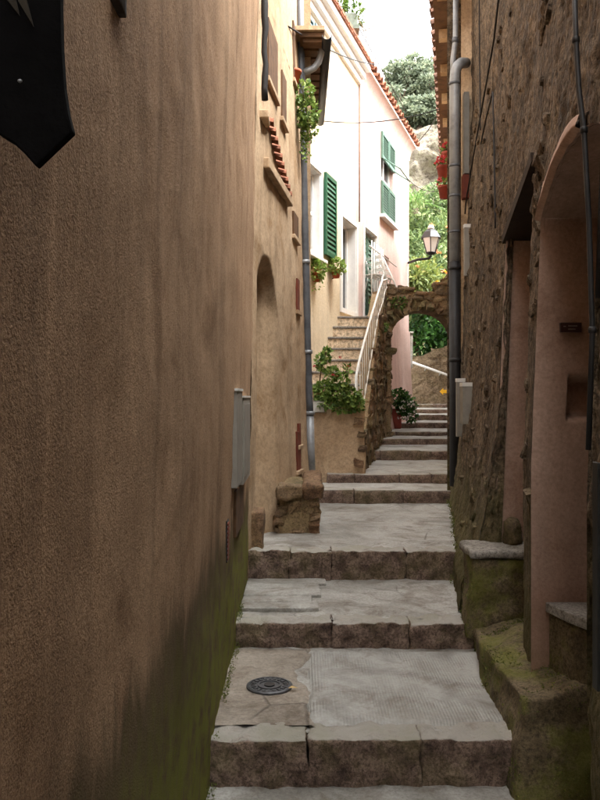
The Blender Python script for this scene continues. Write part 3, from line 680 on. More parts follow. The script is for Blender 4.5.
MB().box((0, .05, .8), (7.2, .5, 4.6), V(H4X(15.8) + .28, 15.85, 0), t4, -n4).build('face', M['ret'], gw); MB().box((0, 0, 4.6), (7.2, .55, 4.7), V(H4X(15.8) + .28, 15.85, 0), t4, -n4).build('coping', M['slab'], gw)
# stones standing out of the rough wall
U_W = unit_meshes(M['rough']); rq = random.Random(17); aw = math.atan2(1, .13)
for _ in range(150):
    d = rq.uniform(4.75, 7.8) if rq.random() < .8 else rq.uniform(3.46, 3.72); z = rq.uniform(.6, 4.4) if d > 4.6 else rq.uniform(.9, 3.6)
    p = rwp(d, z); s_ = rq.uniform(.035, .085)
    inst(rq.choice(U_W), 'stone', hr, (p.x + .004, d, z), (rq.uniform(-.4, .4), rq.uniform(-.4, .4), aw), (s_ * rq.uniform(.8, 1.7), .035, s_))
# ------------------------------------------------------------------ cream house and pink house
def FX(d): return .53 + .34 * (d - 11.5)
tF = V(.34, 1, 0).normalized(); nF = V(tF.y, -tF.x, 0); KF = math.sqrt(1 + .34 ** 2)
def fp(d, z, o=0.): return V(FX(d), d, z) + nF * o
def fbx(d0, d1, z0, z1, o0, o1, mb=None): return (mb or MB()).box((0, o0, z0), ((d1 - d0) * KF, o1, z1), fp(d0, 0), tF, nF)
def facade(parent, d0, d1, z0, z1, holes, mat, depth=3.0):
    ds = sorted({d0, d1, *[h[0] for h in holes], *[h[1] for h in holes]}); zs = sorted({z0, z1, *[h[2] for h in holes], *[h[3] for h in holes]})
    mb = MB()
    for a, b in zip(ds[:-1], ds[1:]):
        for c, e in zip(zs[:-1], zs[1:]):
            if any(h[0] <= a and b <= h[1] and h[2] <= c and e <= h[3] for h in holes): continue
            mb.add([fp(a, c), fp(b, c), fp(b, e), fp(a, e)], [(0, 1, 2, 3)])
    for h in holes:
        a, b, c, e, dp = h[:5]
        for q in (((a, c), (b, c)), ((b, c), (b, e)), ((b, e), (a, e)), ((a, e), (a, c))):
            (p0, q0), (p1, q1) = q; mb.add([fp(p0, q0), fp(p0, q0, -dp), fp(p1, q1, -dp), fp(p1, q1)], [(0, 1, 2, 3)])
    fbx(d0, d1, z0, z1, -depth, -.32, mb)
    return mb.build('wall', mat, parent)
def louvres(parent, d0, d1, z0, z1, o, mat, n, name='shutter', frame=.045):
    s = fbx(d0, d1, z0, z1, o, o + .012).build(name, mat, parent)
    for (a, b, c, e) in ((d0, d0 + frame, z0, z1), (d1 - frame, d1, z0, z1), (d0 + frame, d1 - frame, z0, z0 + frame * 1.3), (d0 + frame, d1 - frame, z1 - frame * 1.3, z1)):
        fbx(a, b, c, e, o + .013, o + .04).build('frame', mat, s)
    lo, hi = z0 + frame * 1.3, z1 - frame * 1.3; st = (hi - lo) / n
    for k in range(n):
        c = lo + (k + .5) * st
        MB().add([fp(d0 + frame, c - st * .45, o + .036), fp(d1 - frame, c - st * .45, o + .036), fp(d1 - frame, c + st * .40, o + .016), fp(d0 + frame, c + st * .40, o + .016),
                  fp(d0 + frame, c - st * .60, o + .030), fp(d1 - frame, c - st * .60, o + .030)], [(0, 1, 2, 3), (4, 5, 1, 0)]).build('slat', mat, s)
    return s
def window(parent, d0, d1, z0, z1, dp, mat_frame, panes=2, sur=.07, name='window', glass='glass'):
    wn = fbx(d0, d1, z0, z1, -dp - .02, -dp).build(name, M[glass], parent)
    if sur:
        for (a, b, c, e) in ((d0 - sur, d0, z0 - sur, z1 + sur), (d1, d1 + sur, z0 - sur, z1 + sur), (d0, d1, z1, z1 + sur), (d0, d1, z0 - sur, z0)):
            fbx(a, b, c, e, .002, .028).build('surround', mat_frame, wn)
        for (a, b, c, e) in ((d0 + .001, d0 + .014, z0 + .001, z1 - .001), (d1 - .014, d1 - .001, z0 + .001, z1 - .001), (d0 + .014, d1 - .014, z1 - .014, z1 - .001)):
            fbx(a, b, c, e, -dp + .001, .003).build('reveal', mat_frame, wn)
    for k in range(panes + 1):
        c = lerp(d0 + .03, d1 - .03, k / panes); fbx(c - .025, c + .025, z0 + .05, z1 - .05, -dp + .001, -dp + .03).build('mullion', mat_frame, wn)
    for zz in (z0 + .025, (z0 + z1) / 2, z1 - .025): fbx(d0 + .055, d1 - .055, zz - .02, zz + .02, -dp + .001, -dp + .026).build('glazing_bar', mat_frame, wn)
    return wn
h3 = thing('cream_house', 'cream plastered house with green shutter beside the outdoor staircase', 'house', (FX(11), 11, .7))
holesA = [(10.17, 10.75, 3.55, 4.68, .12), (11.76, 12.58, 2.95, 4.33, .16), (10.08, 10.72, 5.45, 6.58, .10)]
facade(h3, 9.3, 12.73, .4, 6.75, holesA, M['cream'])
window(h3, 10.17, 10.75, 3.55, 4.68, .12, M['whitepaint'], 2, .06)
dr = window(h3, 11.76, 12.58, 2.95, 4.33, .16, M['whitepaint'], 2, .07, 'door'); 
window(h3, 10.08, 10.72, 5.45, 6.58, .10, M['whitepaint'], 1, 0)
louvres(h3, 10.83, 11.33, 3.58, 4.72, .03, M['green'], 15)
louvres(h3, 10.05, 10.37, 5.45, 6.60, .01, M['bluegrey'], 16); louvres(h3, 10.43, 10.75, 5.45, 6.60, .01, M['bluegrey'], 16)
fbx(10.05, 10.83, 3.44, 3.485, .0, .09).build('sill', M['whitepaint'], h3, False, .005)
for (z0, z1, o) in ((6.70, 6.80, .05), (6.80, 6.90, .11), (6.90, 7.0, .19)): fbx(9.3, 12.80 if o > .06 else 12.78, z0, z1, -.3, o).build('cornice_moulding', M['whitepaint'], h3)
fbx(9.3, 12.85, 7.0, 7.02, -2, .22).build('roof', M['tile'], h3)
for k in range(18): fbx(9.35 + k * .19, 9.50 + k * .19, 7.022, 7.07, -.5, .23).build('roof_tile', M['tile'], h3)
hp = thing('pink_house', 'pale pink house with tiled eave rising beside the stone arch', 'house', (FX(15), 15, .9))
holesB = [(13.08, 13.92, 2.98, 4.46, .12), (14.56, 14.96, 3.8, 4.26, .1), (14.3, 15.3, 4.98, 6.45, .1)]
facade(hp, 12.73, 16.85, .4, 6.75, holesB, M['pinkhouse'])
mb = MB(); mb.grid(lambda d, z: fp(d, z, .01 + .16 * math.exp(-(z - 1.0) / .8)), lin(14.3, 16.87, 12), lin(.9, 3.0, 20)).build('battered_base', M['pinkhouse'], hp, True)
mb = MB(); mb.grid(lambda o, z: fp(16.87, z, 0) - nF * o, [0, 1, 3], [.8, 3, 6.75]); mb.grid(lambda t, z: fp(16.871, z, t * (.01 + .16 * math.exp(-(z - 1.0) / .8))), [0, 1], lin(.9, 3.0, 20)).build('end_wall', M['pinkhouse'], hp)
w1 = window(hp, 13.08, 13.92, 2.98, 4.46, .12, M['whitepaint'], 2, .05, 'french_window'); 
louvres(hp, 13.12, 13.48, 3.0, 4.4, -.085, M['greygreen'], 16); louvres(hp, 13.52, 13.88, 3.0, 4.4, -.085, M['greygreen'], 16)
window(hp, 14.56, 14.96, 3.8, 4.26, .1, M['whitepaint'], 2, 0)
window(hp, 14.3, 15.3, 4.98, 6.45, .1, M['whitepaint'], 2, 0)
for (a, b) in ((14.28, 14.79), (14.82, 15.33)):
    louvres(hp, a, b, 4.96, 5.56, .005, M['greygreen'], 10); louvres(hp, a, b, 5.98, 6.47, .005, M['greygreen'], 8)
fbx(14.2, 15.4, 4.88, 4.94, 0, .1).build('sill', M['whitepaint'], hp, False, .005)
for dd in (14.4, 15.2): MB().tube([fp(dd, 6.0, .03), fp(dd, 5.78, .34)], .014, 6).build('shutter_stay', M['greygreen'], hp, True)
MB().tube([fp(14.35, 5.78, .34), fp(15.25, 5.78, .34)], .014, 6).build('stay_bar', M['greygreen'], hp, True)
mb = MB(); mb.grid(lambda d, t: fp(d, 6.72 + .26 * math.sin(t * math.pi / 2), .005 + .135 * (1 - math.cos(t * math.pi / 2))), lin(12.75, 16.95, 10), lin(0, 1, 8)).build('cornice', M['pinkhouse'], hp, True)
fbx(12.75, 16.98, 6.985, 7.02, -2.5, .15).build('eave_board', M['whitepaint'], hp)
tile_row(hp, fp(12.78, 0), tF, nF, 4.45, 7.03, .225, .2, 3, .33)
MB().add([fp(12.75, 7.03, .1), fp(17.0, 7.03, .1), fp(17.0, 7.80, -2.4), fp(12.75, 7.80, -2.4)], [(0, 1, 2, 3)]).build('roof', M['tile'], hp)
mb = MB(); mb.box((-2, 13.0, 6.9), (.74, 15, 7.78)).build('terrace_block', M['pinkhouse'], hp)
MB().box((.45, 12.9, 7.70), (.99, 13.6, 7.76)).build('terrace_slab', M['planter'], hp)
# thin pipe between the two houses, iron guard before the french window
tag(MB().tube([fp(12.70, 4.45, .03), fp(12.70, 5.6, .03), fp(12.70, 6.68, .03)], .012, 7).build('thin_pipe', M['brownwood'], None, True), 'thin dark pipe down the joint between cream and pink houses', 'pipe')
gd = thing('window_guard', 'white iron guard rail before the grey-green shutters', 'railing', fp(13.4, 2.98, .2))
MB().tube([fp(12.85, 4.08, .16), fp(14.9, 4.08, .16)], .012, 6).build('rail', M['whitemet'], gd, True)
for k in range(6): MB().tube([fp(13.0 + .16 * k, 2.96, .16), fp(13.0 + .16 * k, 4.2, .16)], .010, 6).build('bar', M['whitemet'], gd, True)
# ------------------------------------------------------------------ outdoor staircase with rubble wall and white railing
st = thing('outdoor_staircase', 'plastered outdoor staircase with rubble stone side wall', 'staircase', (.6, 10.2, .74))
NS = 12
def zst(d): return .743 + .171 * max(0, min(NS, (d - 8.98) / .235))
for k in range(NS):
    d0 = 9.0 + .235 * k; z1 = .743 + .171 * (k + 1); xl = min(FX(d0) - .05, .2) if d0 < 10.2 else FX(d0) - .05
    MB().rbox((xl, d0, .6), (SWX(d0) - .14, d0 + .40, z1), 5, 2, 6, .012, .008, 6, k).build('step', M['stairstone'], st, True)
    MB().rbox((xl + .01, d0 - .014, z1 - .03), (SWX(d0) - .145, d0 + .28, z1 + .006), 6, 3, 1, .008, .006, 8, k).build('step_slab', M['slab'], st, True)
MB().add([V(FX(11.75) - .05, 11.75, 2.8), V(SWX(11.75) - .1, 11.75, 2.8), V(SWX(13) - .1, 13.0, 2.94), V(FX(14.2) - .1, 14.2, 2.94), V(FX(13) - .1, 13.0, 2.94)], [(0, 1, 2, 3, 4)]).build('landing', M['stairstone'], st)
mb = MB()
def swt(d): return zst(d + .1) + .03 if d < 11.8 else lerp(zst(11.9) + .03, 3.30, sm(11.8, 12.9, d))
for a, b in zip(lin(8.9, 13.0, 24)[:-1], lin(8.9, 13.0, 24)[1:]):
    mb.add([V(SWX(a), a, .5), V(SWX(b), b, .5), V(SWX(b), b, swt(b)), V(SWX(a), a, swt(a)), V(SWX(a) - .2, a, .5), V(SWX(b) - .2, b, .5), V(SWX(b) - .2, b, swt(b)), V(SWX(a) - .2, a, swt(a))],
           [(0, 1, 2, 3), (5, 4, 7, 6), (3, 2, 6, 7)])
mb.add([V(SWX(8.9), 8.9, .5), V(SWX(8.9) - .2, 8.9, .5), V(SWX(8.9) - .2, 8.9, swt(8.9)), V(SWX(8.9), 8.9, swt(8.9))], [(0, 1, 2, 3)])
mb.build('side_wall', M['mortar'], st)
dsw = V(.1756, 1, 0); Lsw = 4.1 * math.sqrt(1 + .1756 ** 2)
rubble(st, U_D, V(SWX(8.9), 8.9, 0), dsw, lambda u: zg(8.9 + u * .985) - .02, lambda u: swt(8.9 + u * .985), Lsw, .24, .0, .1, 11)
rl = thing('stair_railing', 'white iron railing climbing along the outdoor staircase', 'railing', P(357, 437, 9.05))
def RLX(d): return .655 + .205 * (d - 9.08)
rpts = [(9.08, 1.15), (9.08, 1.84), (9.4, 2.06), (9.9, 2.33), (10.5, 2.64), (11.2, 2.98), (11.8, 3.27), (12.1, 3.40), (12.95, 3.55)]
MB().tube([V(RLX(d), d, z) for d, z in rpts], .017, 7).build('handrail', M['whitemet'], rl, True)
MB().tube([V(RLX(d), d, swt(d) + .12) for d in lin(9.1, 12.9, 12)], .010, 6).build('lower_rail', M['whitemet'], rl, True)
def rz(d):
    for (a, b) in zip(rpts[1:-1], rpts[2:]):
        if a[0] <= d <= b[0]: return lerp(a[1], b[1], (d - a[0]) / (b[0] - a[0]))
for k in range(17):
    d = 9.2 + k * .222; MB().tube([V(RLX(d), d, swt(d) - .01), V(RLX(d), d, rz(d))], .0065, 5).build('baluster', M['whitemet'], rl, True)
ow = thing('planter_wall', 'low stained ochre plaster wall under the red-flowering plants', 'wall', (.3, 8.85, .65))
mb = MB(); mb.rbox((-.15, 8.76, .4), (.735, 8.96, 1.575), 22, 3, 26, .03, .03, 3, 3).build('body', M['ochrewall'], ow, True)
for (x, z, s) in ((.66, 1.32, .11), (.69, 1.18, .09), (.60, 1.46, .1), (.70, 1.02, .1), (.66, .86, .12)): inst(random.choice(U_R), 'exposed_stone', ow, (x, 8.75, z), (0, .2, 0), (s, .07, s * .8))
bx_ = P(319, 406, 8.70)
mc = thing('wall_hatch', 'small pale grey hatch box under the flowering plants', 'hatch', bx_ - V(0, 0, .07))
MB().box((bx_.x - .075, 8.69, bx_.z - .075), (bx_.x + .065, 8.775, bx_.z + .06)).build('casing', M['box'], mc, False, .004)
MB().box((bx_.x - .065, 8.684, bx_.z - .065), (bx_.x + .055, 8.689, bx_.z + .05)).build('door', M['whitemet'], mc)
# ------------------------------------------------------------------ stone arch bridging the lane
ar = thing('stone_arch', 'rough stone arch bridging the lane at the end of the stairs', 'arch', (2.0, 13.4, .95))
AX0, AX1, AZ, AD0, AD1 = 1.516, 2.58, 2.56, 13.0, 13.55
ac = (AX0 + AX1) / 2; rr = (AX1 - AX0) / 2
def atop(x): return 3.36 + .05 * math.sin(x * 5) + .42 * sm(2.1, 2.7, x)
mb = MB()
arcp = [(ac - rr * math.cos(a), AZ + rr * .92 * math.sin(a)) for a in lin(0, math.pi, 21)]
for dd in (AD0, AD1):
    for (p, q) in zip(arcp[:-1], arcp[1:]): mb.add([V(p[0], dd, p[1]), V(q[0], dd, q[1]), V(q[0], dd, atop(q[0])), V(p[0], dd, atop(p[0]))], [(0, 1, 2, 3)])
    mb.add([V(1.2, dd, .6), V(AX0, dd, .6), V(AX0, dd, atop(AX0)), V(1.2, dd, atop(1.2))], [(0, 1, 2, 3)])
    for (a, b) in ((AX1, 2.75), (2.75, 3.4)): mb.add([V(a, dd, .6), V(b, dd, .6), V(b, dd, atop(b)), V(a, dd, atop(a))], [(0, 1, 2, 3)])
for (p, q) in zip(arcp[:-1], arcp[1:]): mb.add([V(p[0], AD0, p[1]), V(p[0], AD1, p[1]), V(q[0], AD1, q[1]), V(q[0], AD0, q[1])], [(0, 1, 2, 3)])
for x in (AX0, AX1): mb.add([V(x, AD0, .6), V(x, AD1, .6), V(x, AD1, AZ), V(x, AD0, AZ)], [(0, 1, 2, 3)])
xs = lin(1.2, 3.4, 12)
for a, b in zip(xs[:-1], xs[1:]): mb.add([V(a, AD0, atop(a)), V(b, AD0, atop(b)), V(b, AD0 + .25, atop(b)), V(a, AD0 + .25, atop(a))], [(0, 1, 2, 3)])
mb.build('core', M['mortar'], ar)
for k in range(13):
    a = math.pi * (k + .5) / 13; r1 = rr + .075
    inst(U_D[k % 8], 'voussoir', ar, (ac - r1 * math.cos(a), AD0 + .10, AZ + r1 * .93 * math.sin(a)), (0, -(a - math.pi / 2) if False else (a - math.pi / 2), 0), (.13, .3, .17))
def karch(u, z):
    x = 1.42 + u; 
    if AX0 - .02 < x < AX1 + .02 and z < AZ: return False
    return math.hypot(x - ac, max(0, z - AZ) / .93) > rr + .19 if z > AZ - .05 else (x < AX0 - .04 or x > AX1 + .04)
rubble(ar, U_D, V(1.42, AD0, 0), (1, 0, 0), lambda u: .9, lambda u: atop(1.42 + u) + .03, 1.55, .17, .0, .1, 21, karch)
rubble(ar, U_D, V(AX0, AD0 + .15, 0), (0, 1, 0), lambda u: .95, lambda u: AZ + .05, .42, .17, .0, .1, 23)
rubble(ar, U_D, V(AX1, AD1, 0), (0, -1, 0), lambda u: .95, lambda u: AZ + .05, .42, .17, -.06, .1, 24)
MB().box((1.25, 13.24, 3.10), (3.3, 13.54, 3.2)).build('deck', M['mortar'], ar)
for k in range(5): MB().rbox((1.33 + k * .3, 12.96, atop(1.45 + k * .3) - .03), (1.62 + k * .3, 13.27, atop(1.45 + k * .3) + .04), 4, 3, 2, .02, .02, 6, k).build('coping_stone', M['rubble'], ar, True)
# ------------------------------------------------------------------ beyond the arch
rw = thing('retaining_wall', 'rough stone retaining wall with handrail seen through the arch', 'wall', (3.8, 23, 1.3))
def rwt(x): return lerp(2.62, 3.05, sm(3.0, 4.3, x))
mb = MB(); mb.grid(lambda x, t: V(x, 22.6 + .03 * fbm((x, t, 1), 3, 3), lerp(1.2, rwt(x), t)), lin(2.6, 6, 40), lin(0, 1, 20)); mb.grid(lambda x, t: V(x, 22.6 + t, rwt(x)), lin(2.6, 6, 20), [0, 1]).build('face', M['ret'], rw, True)
mR = unit_meshes(M['ret'])
rubble(rw, mR, V(2.7, 22.6, 0), (1, 0, 0), lambda u: 1.3, lambda u: rwt(2.7 + u), 2.6, .34, -.02, .12, 31)
hq = [P(407, 360.5, 22.4), P(449, 375.5, 22.4), P(462, 380, 22.4)]
hd = thing('handrail', 'white metal handrail sloping across the retaining wall', 'handrail', hq[1])
MB().tube(hq, .035, 7).build('rail', M['whitemet'], hd, True)
for t in (.1, .45, .8): 
    p = hq[0].lerp(hq[1], t); MB().tube([p, p + V(0, .2, -.08)], .02, 6).build('bracket', M['whitemet'], hd, True)
a0 = P(443.5, 391.5, 22.42)
poly = [(-.11, 0), (-.01, .10), (-.01, .045), (.09, .055), (.09, -.05), (-.01, -.045), (-.01, -.10)]
tag(MB().prism([a0 + V(x, 0, z) for x, z in poly], (0, .01, 0)).build('arrow_mark', M['yellow']), 'yellow arrow mark painted on the retaining wall', 'marking')
gp = thing('gate_pillar', 'slim grey stone pillar standing left of the hedge', 'pillar', P(410.5, 357, 21.5))
MB().rbox((P(407.5, 0, 21.5).x, 21.5, 2.4), (P(413, 0, 21.5).x, 21.8, P(0, 334, 21.5).z), 3, 3, 8, .02, .015, 5).build('shaft', M['slab'], gp, True)
MB().rbox((P(406.8, 0, 21.5).x, 21.45, P(0, 334, 21.5).z), (P(413.6, 0, 21.5).x, 21.85, P(0, 331.5, 21.5).z), 3, 3, 1, .02, .01, 5).build('cap', M['slab'], gp, True)
# hillside and cliff
def hillz(x, y): return 2.6 + (y - 23.5) * .30 * sm(95, 40, y) * .6 + 12.5 * sm(48.5, 52, y) + .7 * fbm((x, y, 0), .12, 4)
tag(MB().grid(lambda x, y: V(x, y, hillz(x, y) if y > 23.4 else 1.3), lin(-30, 50, 50), lin(23.2, 95, 50)).build('hillside', M['hill'], None, True), None, None, None, 'structure')
def cl(x, t): return V(x, 46 + 3 * t + 1.6 * fbm((x, t * 17, 2), .35, 6) + .5 * fbm((x, t * 17, 9), 1.6, 4), lerp(4, 19.0 + .8 * fbm((x, 0, 4), .3, 3), t))
tag(MB().grid(cl, lin(-20, 40, 150), lin(0, 1, 60)).build('cliff', M['cliff'], None, True), None, None, None, 'structure')
# ------------------------------------------------------------------ left drainpipe
lp = thing('drainpipe', 'long grey downpipe at the far corner of the ochre house on the left', 'drainpipe', P(312, 478, 7.9))
def PL(x, y): return P(x, y, 7.88)
MB().tube([PL(299.5, -30), PL(300.5, 40), PL(302.5, 130), PL(305, 240), PL(307, 330), PL(309, 400), PL(310, 418)], .040, 10).build('pipe', M['zincdark'], lp, True)
MB().tube([PL(310, 416), PL(310.8, 450), PL(311.8, 478)], .042, 10).build('lower_pipe', M['zinc'], lp, True)
for x, y in ((301, 42), (305.3, 262), (307.8, 352), (310, 413)): MB().tube([PL(x, y - 1.8), PL(x + .1, y + 1.8)], .050, 10).build('collar', M['zinc'], lp, True)
q = [PL(303, 72), PL(309, 70.5), PL(314, 68), PL(318.5, 62), PL(321, 54), PL(321.5, 46)]
MB().tube(q, [.034, .034, .034, .034, .034, .042], 10).build('branch', M['zinc'], lp, True)
MB().tube([PL(306.5, 388), PL(307, 430), PL(308, 476)], .018, 7).build('side_conduit', M['zincdark'], lp, True)
# ------------------------------------------------------------------ manhole cover and fallen leaf
mc = P(269.5, 688, 3.79); mc.z = SZ[1] + .011
mh = thing('manhole_cover', 'small round cast-iron cover set in the nearest step', 'manhole cover', mc)
MB().lathe(mc, [(.112, -.01), (.112, .004), (.104, .008), (.097, .008), (.094, .003), (.0, .003)], 36).build('plate', M['cast'], mh)
for k in range(20):
    a = k * math.pi / 10; MB().bar(mc + V(.068 * math.cos(a), .068 * math.sin(a), .005), mc + V(.090 * math.cos(a), .090 * math.sin(a), .005), .012, .006).build('tread_bar', M['cast'], mh)
MB().lathe(mc, [(.058, .003), (.058, .008), (.050, .008), (.050, .003)], 28).build('ring', M['cast'], mh)
MB().lathe(mc, [(.026, .003), (.026, .009), (.0, .009)], 18).build('boss', M['castblack'], mh)
lf = MB(); lf.leaf(P(288, 694, 3.73) * 1 + V(0, 0, 0), V(1, .25, .05), V(0, 0, 1), .05, .03)
lf.v = [(x, y, SZ[1] + .022 + (z - lf.v[0][2])) for x, y, z in lf.v]
tag(lf.build('fallen_leaf', M['dryleaf']), 'dry tan fallen leaf lying beside the manhole cover', 'leaf')
# ------------------------------------------------------------------ plants
rn = random.Random(3)
def rdir():
    while True:
        v = V(rn.uniform(-1, 1), rn.uniform(-1, 1), rn.uniform(-1, 1))
        if .05 < v.length < 1: return v.normalized()
def clump(mb, c, r, n, L, W, up=.4, hollow=.35):
    for _ in range(n):
        u = rdir(); rad = rn.uniform(hollow, 1) ** .6; p = Vector(c) + V(u.x * r[0], u.y * r[1], u.z * r[2]) * rad
        d = (u + rdir() * .8 + V(0, 0, up * .5)).normalized(); mb.leaf(p, d, (u + V(0, 0, .6) + rdir() * .4).normalized(), L * rn.uniform(.6, 1.25), W * rn.uniform(.7, 1.2))
def pot(parent, c, r, h, mat, name='pot'):
    return MB().lathe(c, [(0, 0), (r * .68, 0), (r * .95, h * .8), (r * 1.06, h * .8), (r * 1.06, h), (r * .9, h), (r * .85, h * .85), (0, h * .85)], 16).build(name, mat, parent, True)
def flowers(parent, pts, mat, s=.03, n=9):
    for p in pts:
        mb = MB()
        for _ in range(n):
            u = rdir(); u.z = abs(u.z); mb.leaf(Vector(p) + u * s * .3, u, rdir(), s, s * .8)
        mb.build('blossom', mat, parent)
# trailing plant hanging from the ochre house, high left
c = P(297, 80, 7.5)
t = thing('hanging_plant', 'green plant trailing from a pot high beside the left downpipe', 'plant', c)
pot(t, c + V(-.03, .0, -.04), .07, .13, M['pot'])
mb = MB(); clump(mb, P(303, 92, 7.55), (.10, .1, .12), 160, .05, .04); clump(mb, P(307, 112, 7.6), (.11, .1, .17), 260, .05, .04); clump(mb, P(309, 128, 7.65), (.08, .08, .14), 150, .045, .035)
for k in range(7):
    x0 = rn.uniform(301, 313); p = P(x0, rn.uniform(118, 130), 7.62)
    for j in range(16): mb.leaf(p + V(rn.uniform(-.015, .015), rn.uniform(-.02, .02), -j * .021), rdir() + V(0, 0, -.4), rdir(), .035, .028)
mb.build('foliage', M['ivy'], t); MB().tube([c + V(0, 0, .06), P(303, 92, 7.55), P(309, 128, 7.62)], .006, 5).build('stem', M['stem'], t)
MB().bar(c + V(-.2, 0, -.05), c + V(.04, 0, -.05), .02).build('bracket', M['iron'], t)
# two wall pots beside the green shutter
for (x, y, d, rx, rz_, lab, dx) in ((317, 272, 10.45, .11, .12, 'pale green plant in a wall pot close to the left downpipe', 0), (336, 269, 11.2, .13, .11, 'pale green plant in a wall pot below the open green shutter', 1)):
    c = P(x, y, d)
    t = thing('wall_pot_plant', lab, 'plant', c, 'pale plants in wall pots')
    pot(t, c + V(0, 0, -.13), .07, .12, M['pot']); mb = MB(); clump(mb, c + V(0, -.03, .03), (rx, .12, rz_), 260, .06, .045)
    if not dx:
        for k in range(3):
            for j in range(9): mb.leaf(c + V(rn.uniform(-.07, .08), -.06, -.06 - j * .022), rdir() + V(0, 0, -.5), rdir(), .04, .03)
    mb.build('foliage', M['leafpale'], t)
    w0 = fp(d + .12, c.z - .12, 0); MB().bar(w0, c + V(0, 0, -.12), .012).build('bracket', M['iron'], t)
# flowering plants on the ochre wall
t = thing('flowering_plant', 'leafy red-flowering plant spilling over the low ochre wall', 'plant', V(.35, 8.84, 1.56))
mb = MB()
for (x, y, rx, rz_, n) in ((321, 362, .05, .09, 60), (326, 355, .05, .07, 50), (324, 390, .10, .10, 170), (338, 394, .16, .10, 220), (350, 397, .13, .10, 170), (356, 404, .09, .08, 130), (340, 383, .11, .07, 90), (326, 403, .12, .07, 120), (347, 371, .05, .05, 30), (343, 408, .1, .05, 110), (332, 374, .08, .07, 70)):
    clump(mb, P(x, y, 8.72), (rx, .10, rz_), n, .06, .05)
mb.build('foliage', M['ivy'], t)
MB().tube([P(318, 398, 8.82), P(321, 370, 8.8), P(326, 352, 8.75)], .008, 5).build('stem', M['stem'], t); MB().tube([P(335, 398, 8.82), P(341, 380, 8.8), P(348, 368, 8.75)], .007, 5).build('stem', M['stem'], t)
flowers(t, [P(x, y, 8.62) for x, y in ((315, 367), (340, 358.5), (348.5, 367), (333, 376), (337, 377))], M['red'], .024)
for (x, y, lab) in ((318, 386, 'small terracotta pot at the left end of the low ochre wall'), ):
    c = P(x, y, 8.86); c.z = 1.57
    t = thing('flower_pot', lab, 'pot', c); pot(t, c, .075, .15, M['left2'], 'pot_body'); MB().lathe(c, [(0, .125), (.062, .125)], 12).build('soil', M['darkwood'], t)
# plant in red pot beyond the arch
c = P(395.5, 421, 14.75); c.z = SZ[8]
t = thing('potted_shrub', 'dark bush with white flowers in red-brown pot beyond the arch', 'plant', c)
MB().box((c.x - .12, c.y - .12, c.z), (c.x + .10, c.y + .12, c.z + .38)).build('pot', M['redpot'], t, False, .02)
mb = MB(); clump(mb, P(399, 398, 14.6), (.17, .15, .16), 330, .07, .05); clump(mb, P(406, 406, 14.6), (.2, .15, .2), 380, .07, .05); clump(mb, P(410, 416, 14.6), (.13, .12, .12), 160, .07, .05); mb.build('foliage', M['hedge'], t)
flowers(t, [P(rn.uniform(398, 414), rn.uniform(402, 421), 14.45) for _ in range(16)], M['white_fl'], .04, 6)
# window box of the french window
c = fp(13.1, 2.98, .22)
t = thing('window_box', 'small planter box with fresh green plants on the stair landing', 'planter', c)
MB().box((0, -.08, 0), (.4, .08, .15), c - tF * .12, tF, nF).build('box', M['castblack'], t, False, .01); mb = MB(); clump(mb, c + V(0.05, .05, .21), (.17, .14, .09), 150, .06, .04); mb.build('foliage', M['leafpale'], t)
# ferns on the arch and the stair wall
for (x, y, d, r, n, lab) in ((399, 303, 12.95, .13, 110, 'small green weed tuft growing on the front of the arch'), (382, 327, 12.1, .09, 90, 'small weed tuft at the top of the stair wall')):
    t = thing('wall_weed', lab, 'plant', P(x, y, d)); mb = MB(); clump(mb, P(x, y, d), (r, .06, r * .8), n, .06, .035); mb.build('foliage', M['leaf'], t); MB().tube([P(x, y + 3, d + .05), P(x, y - 2, d)], .006, 5).build('stem', M['stem'], t)
# roof terrace planter
t = thing('roof_planter', 'grey-green planter trough with shrubs on the roof terrace', 'planter', P(351, 22, 13.0))
p0 = P(344, 20, 12.95); p1 = P(357, 4, 13.25); MB().box((.50, 12.95, 7.765), (.96, 13.3, 7.98)).build('trough', M['planter'], t, False, .01)
mb = MB(); clump(mb, V(.62, 13.1, 8.15), (.2, .15, .16), 240, .08, .05); clump(mb, V(.92, 13.1, 8.0), (.16, .15, .22), 140, .08, .05); mb.build('foliage', M['leaf'], t)
for k in range(4): MB().tube([V(.96, 13.0, 7.95), V(1.0 + .05 * k, 12.95, 7.8 - .12 * k), V(1.1 + .06 * k, 12.9, 7.65 + .05 * k)], .008, 5).build('twig', M['stem'], t)
# pots on the house beyond at right
for k, (x, y, d, lab) in enumerate(((443, 172, 12.2, 'upper red pot with pink-red flowers on the right house'), (444.5, 192, 11.8, 'lower red pot with sparse flowers on the right house'), (447.5, 158, 12.6, 'topmost red pot half hidden behind the right downpipe'))):
    c = P(x, y, d); t = thing('hanging_pot', lab, 'flower pot', c, 'red pots on the right house')
    pot(t, c + V(0, 0, -.1), .10, .19, M['redpot']); mb = MB(); clump(mb, c + V(0, 0, .12), (.11, .1, .06), 60, .06, .045); mb.build('foliage', M['leaf'], t)
    flowers(t, [c + V(rn.uniform(-.11, .1), rn.uniform(-.1, .05), rn.uniform(.1, .2)) for _ in range(10 if k != 1 else 5)], M['red'], .045)
    MB().bar(c + V(0, .02, .02), V(H4X(d) + .25, d + .02, c.z + .02), .014).build('bracket', M['iron'], t)
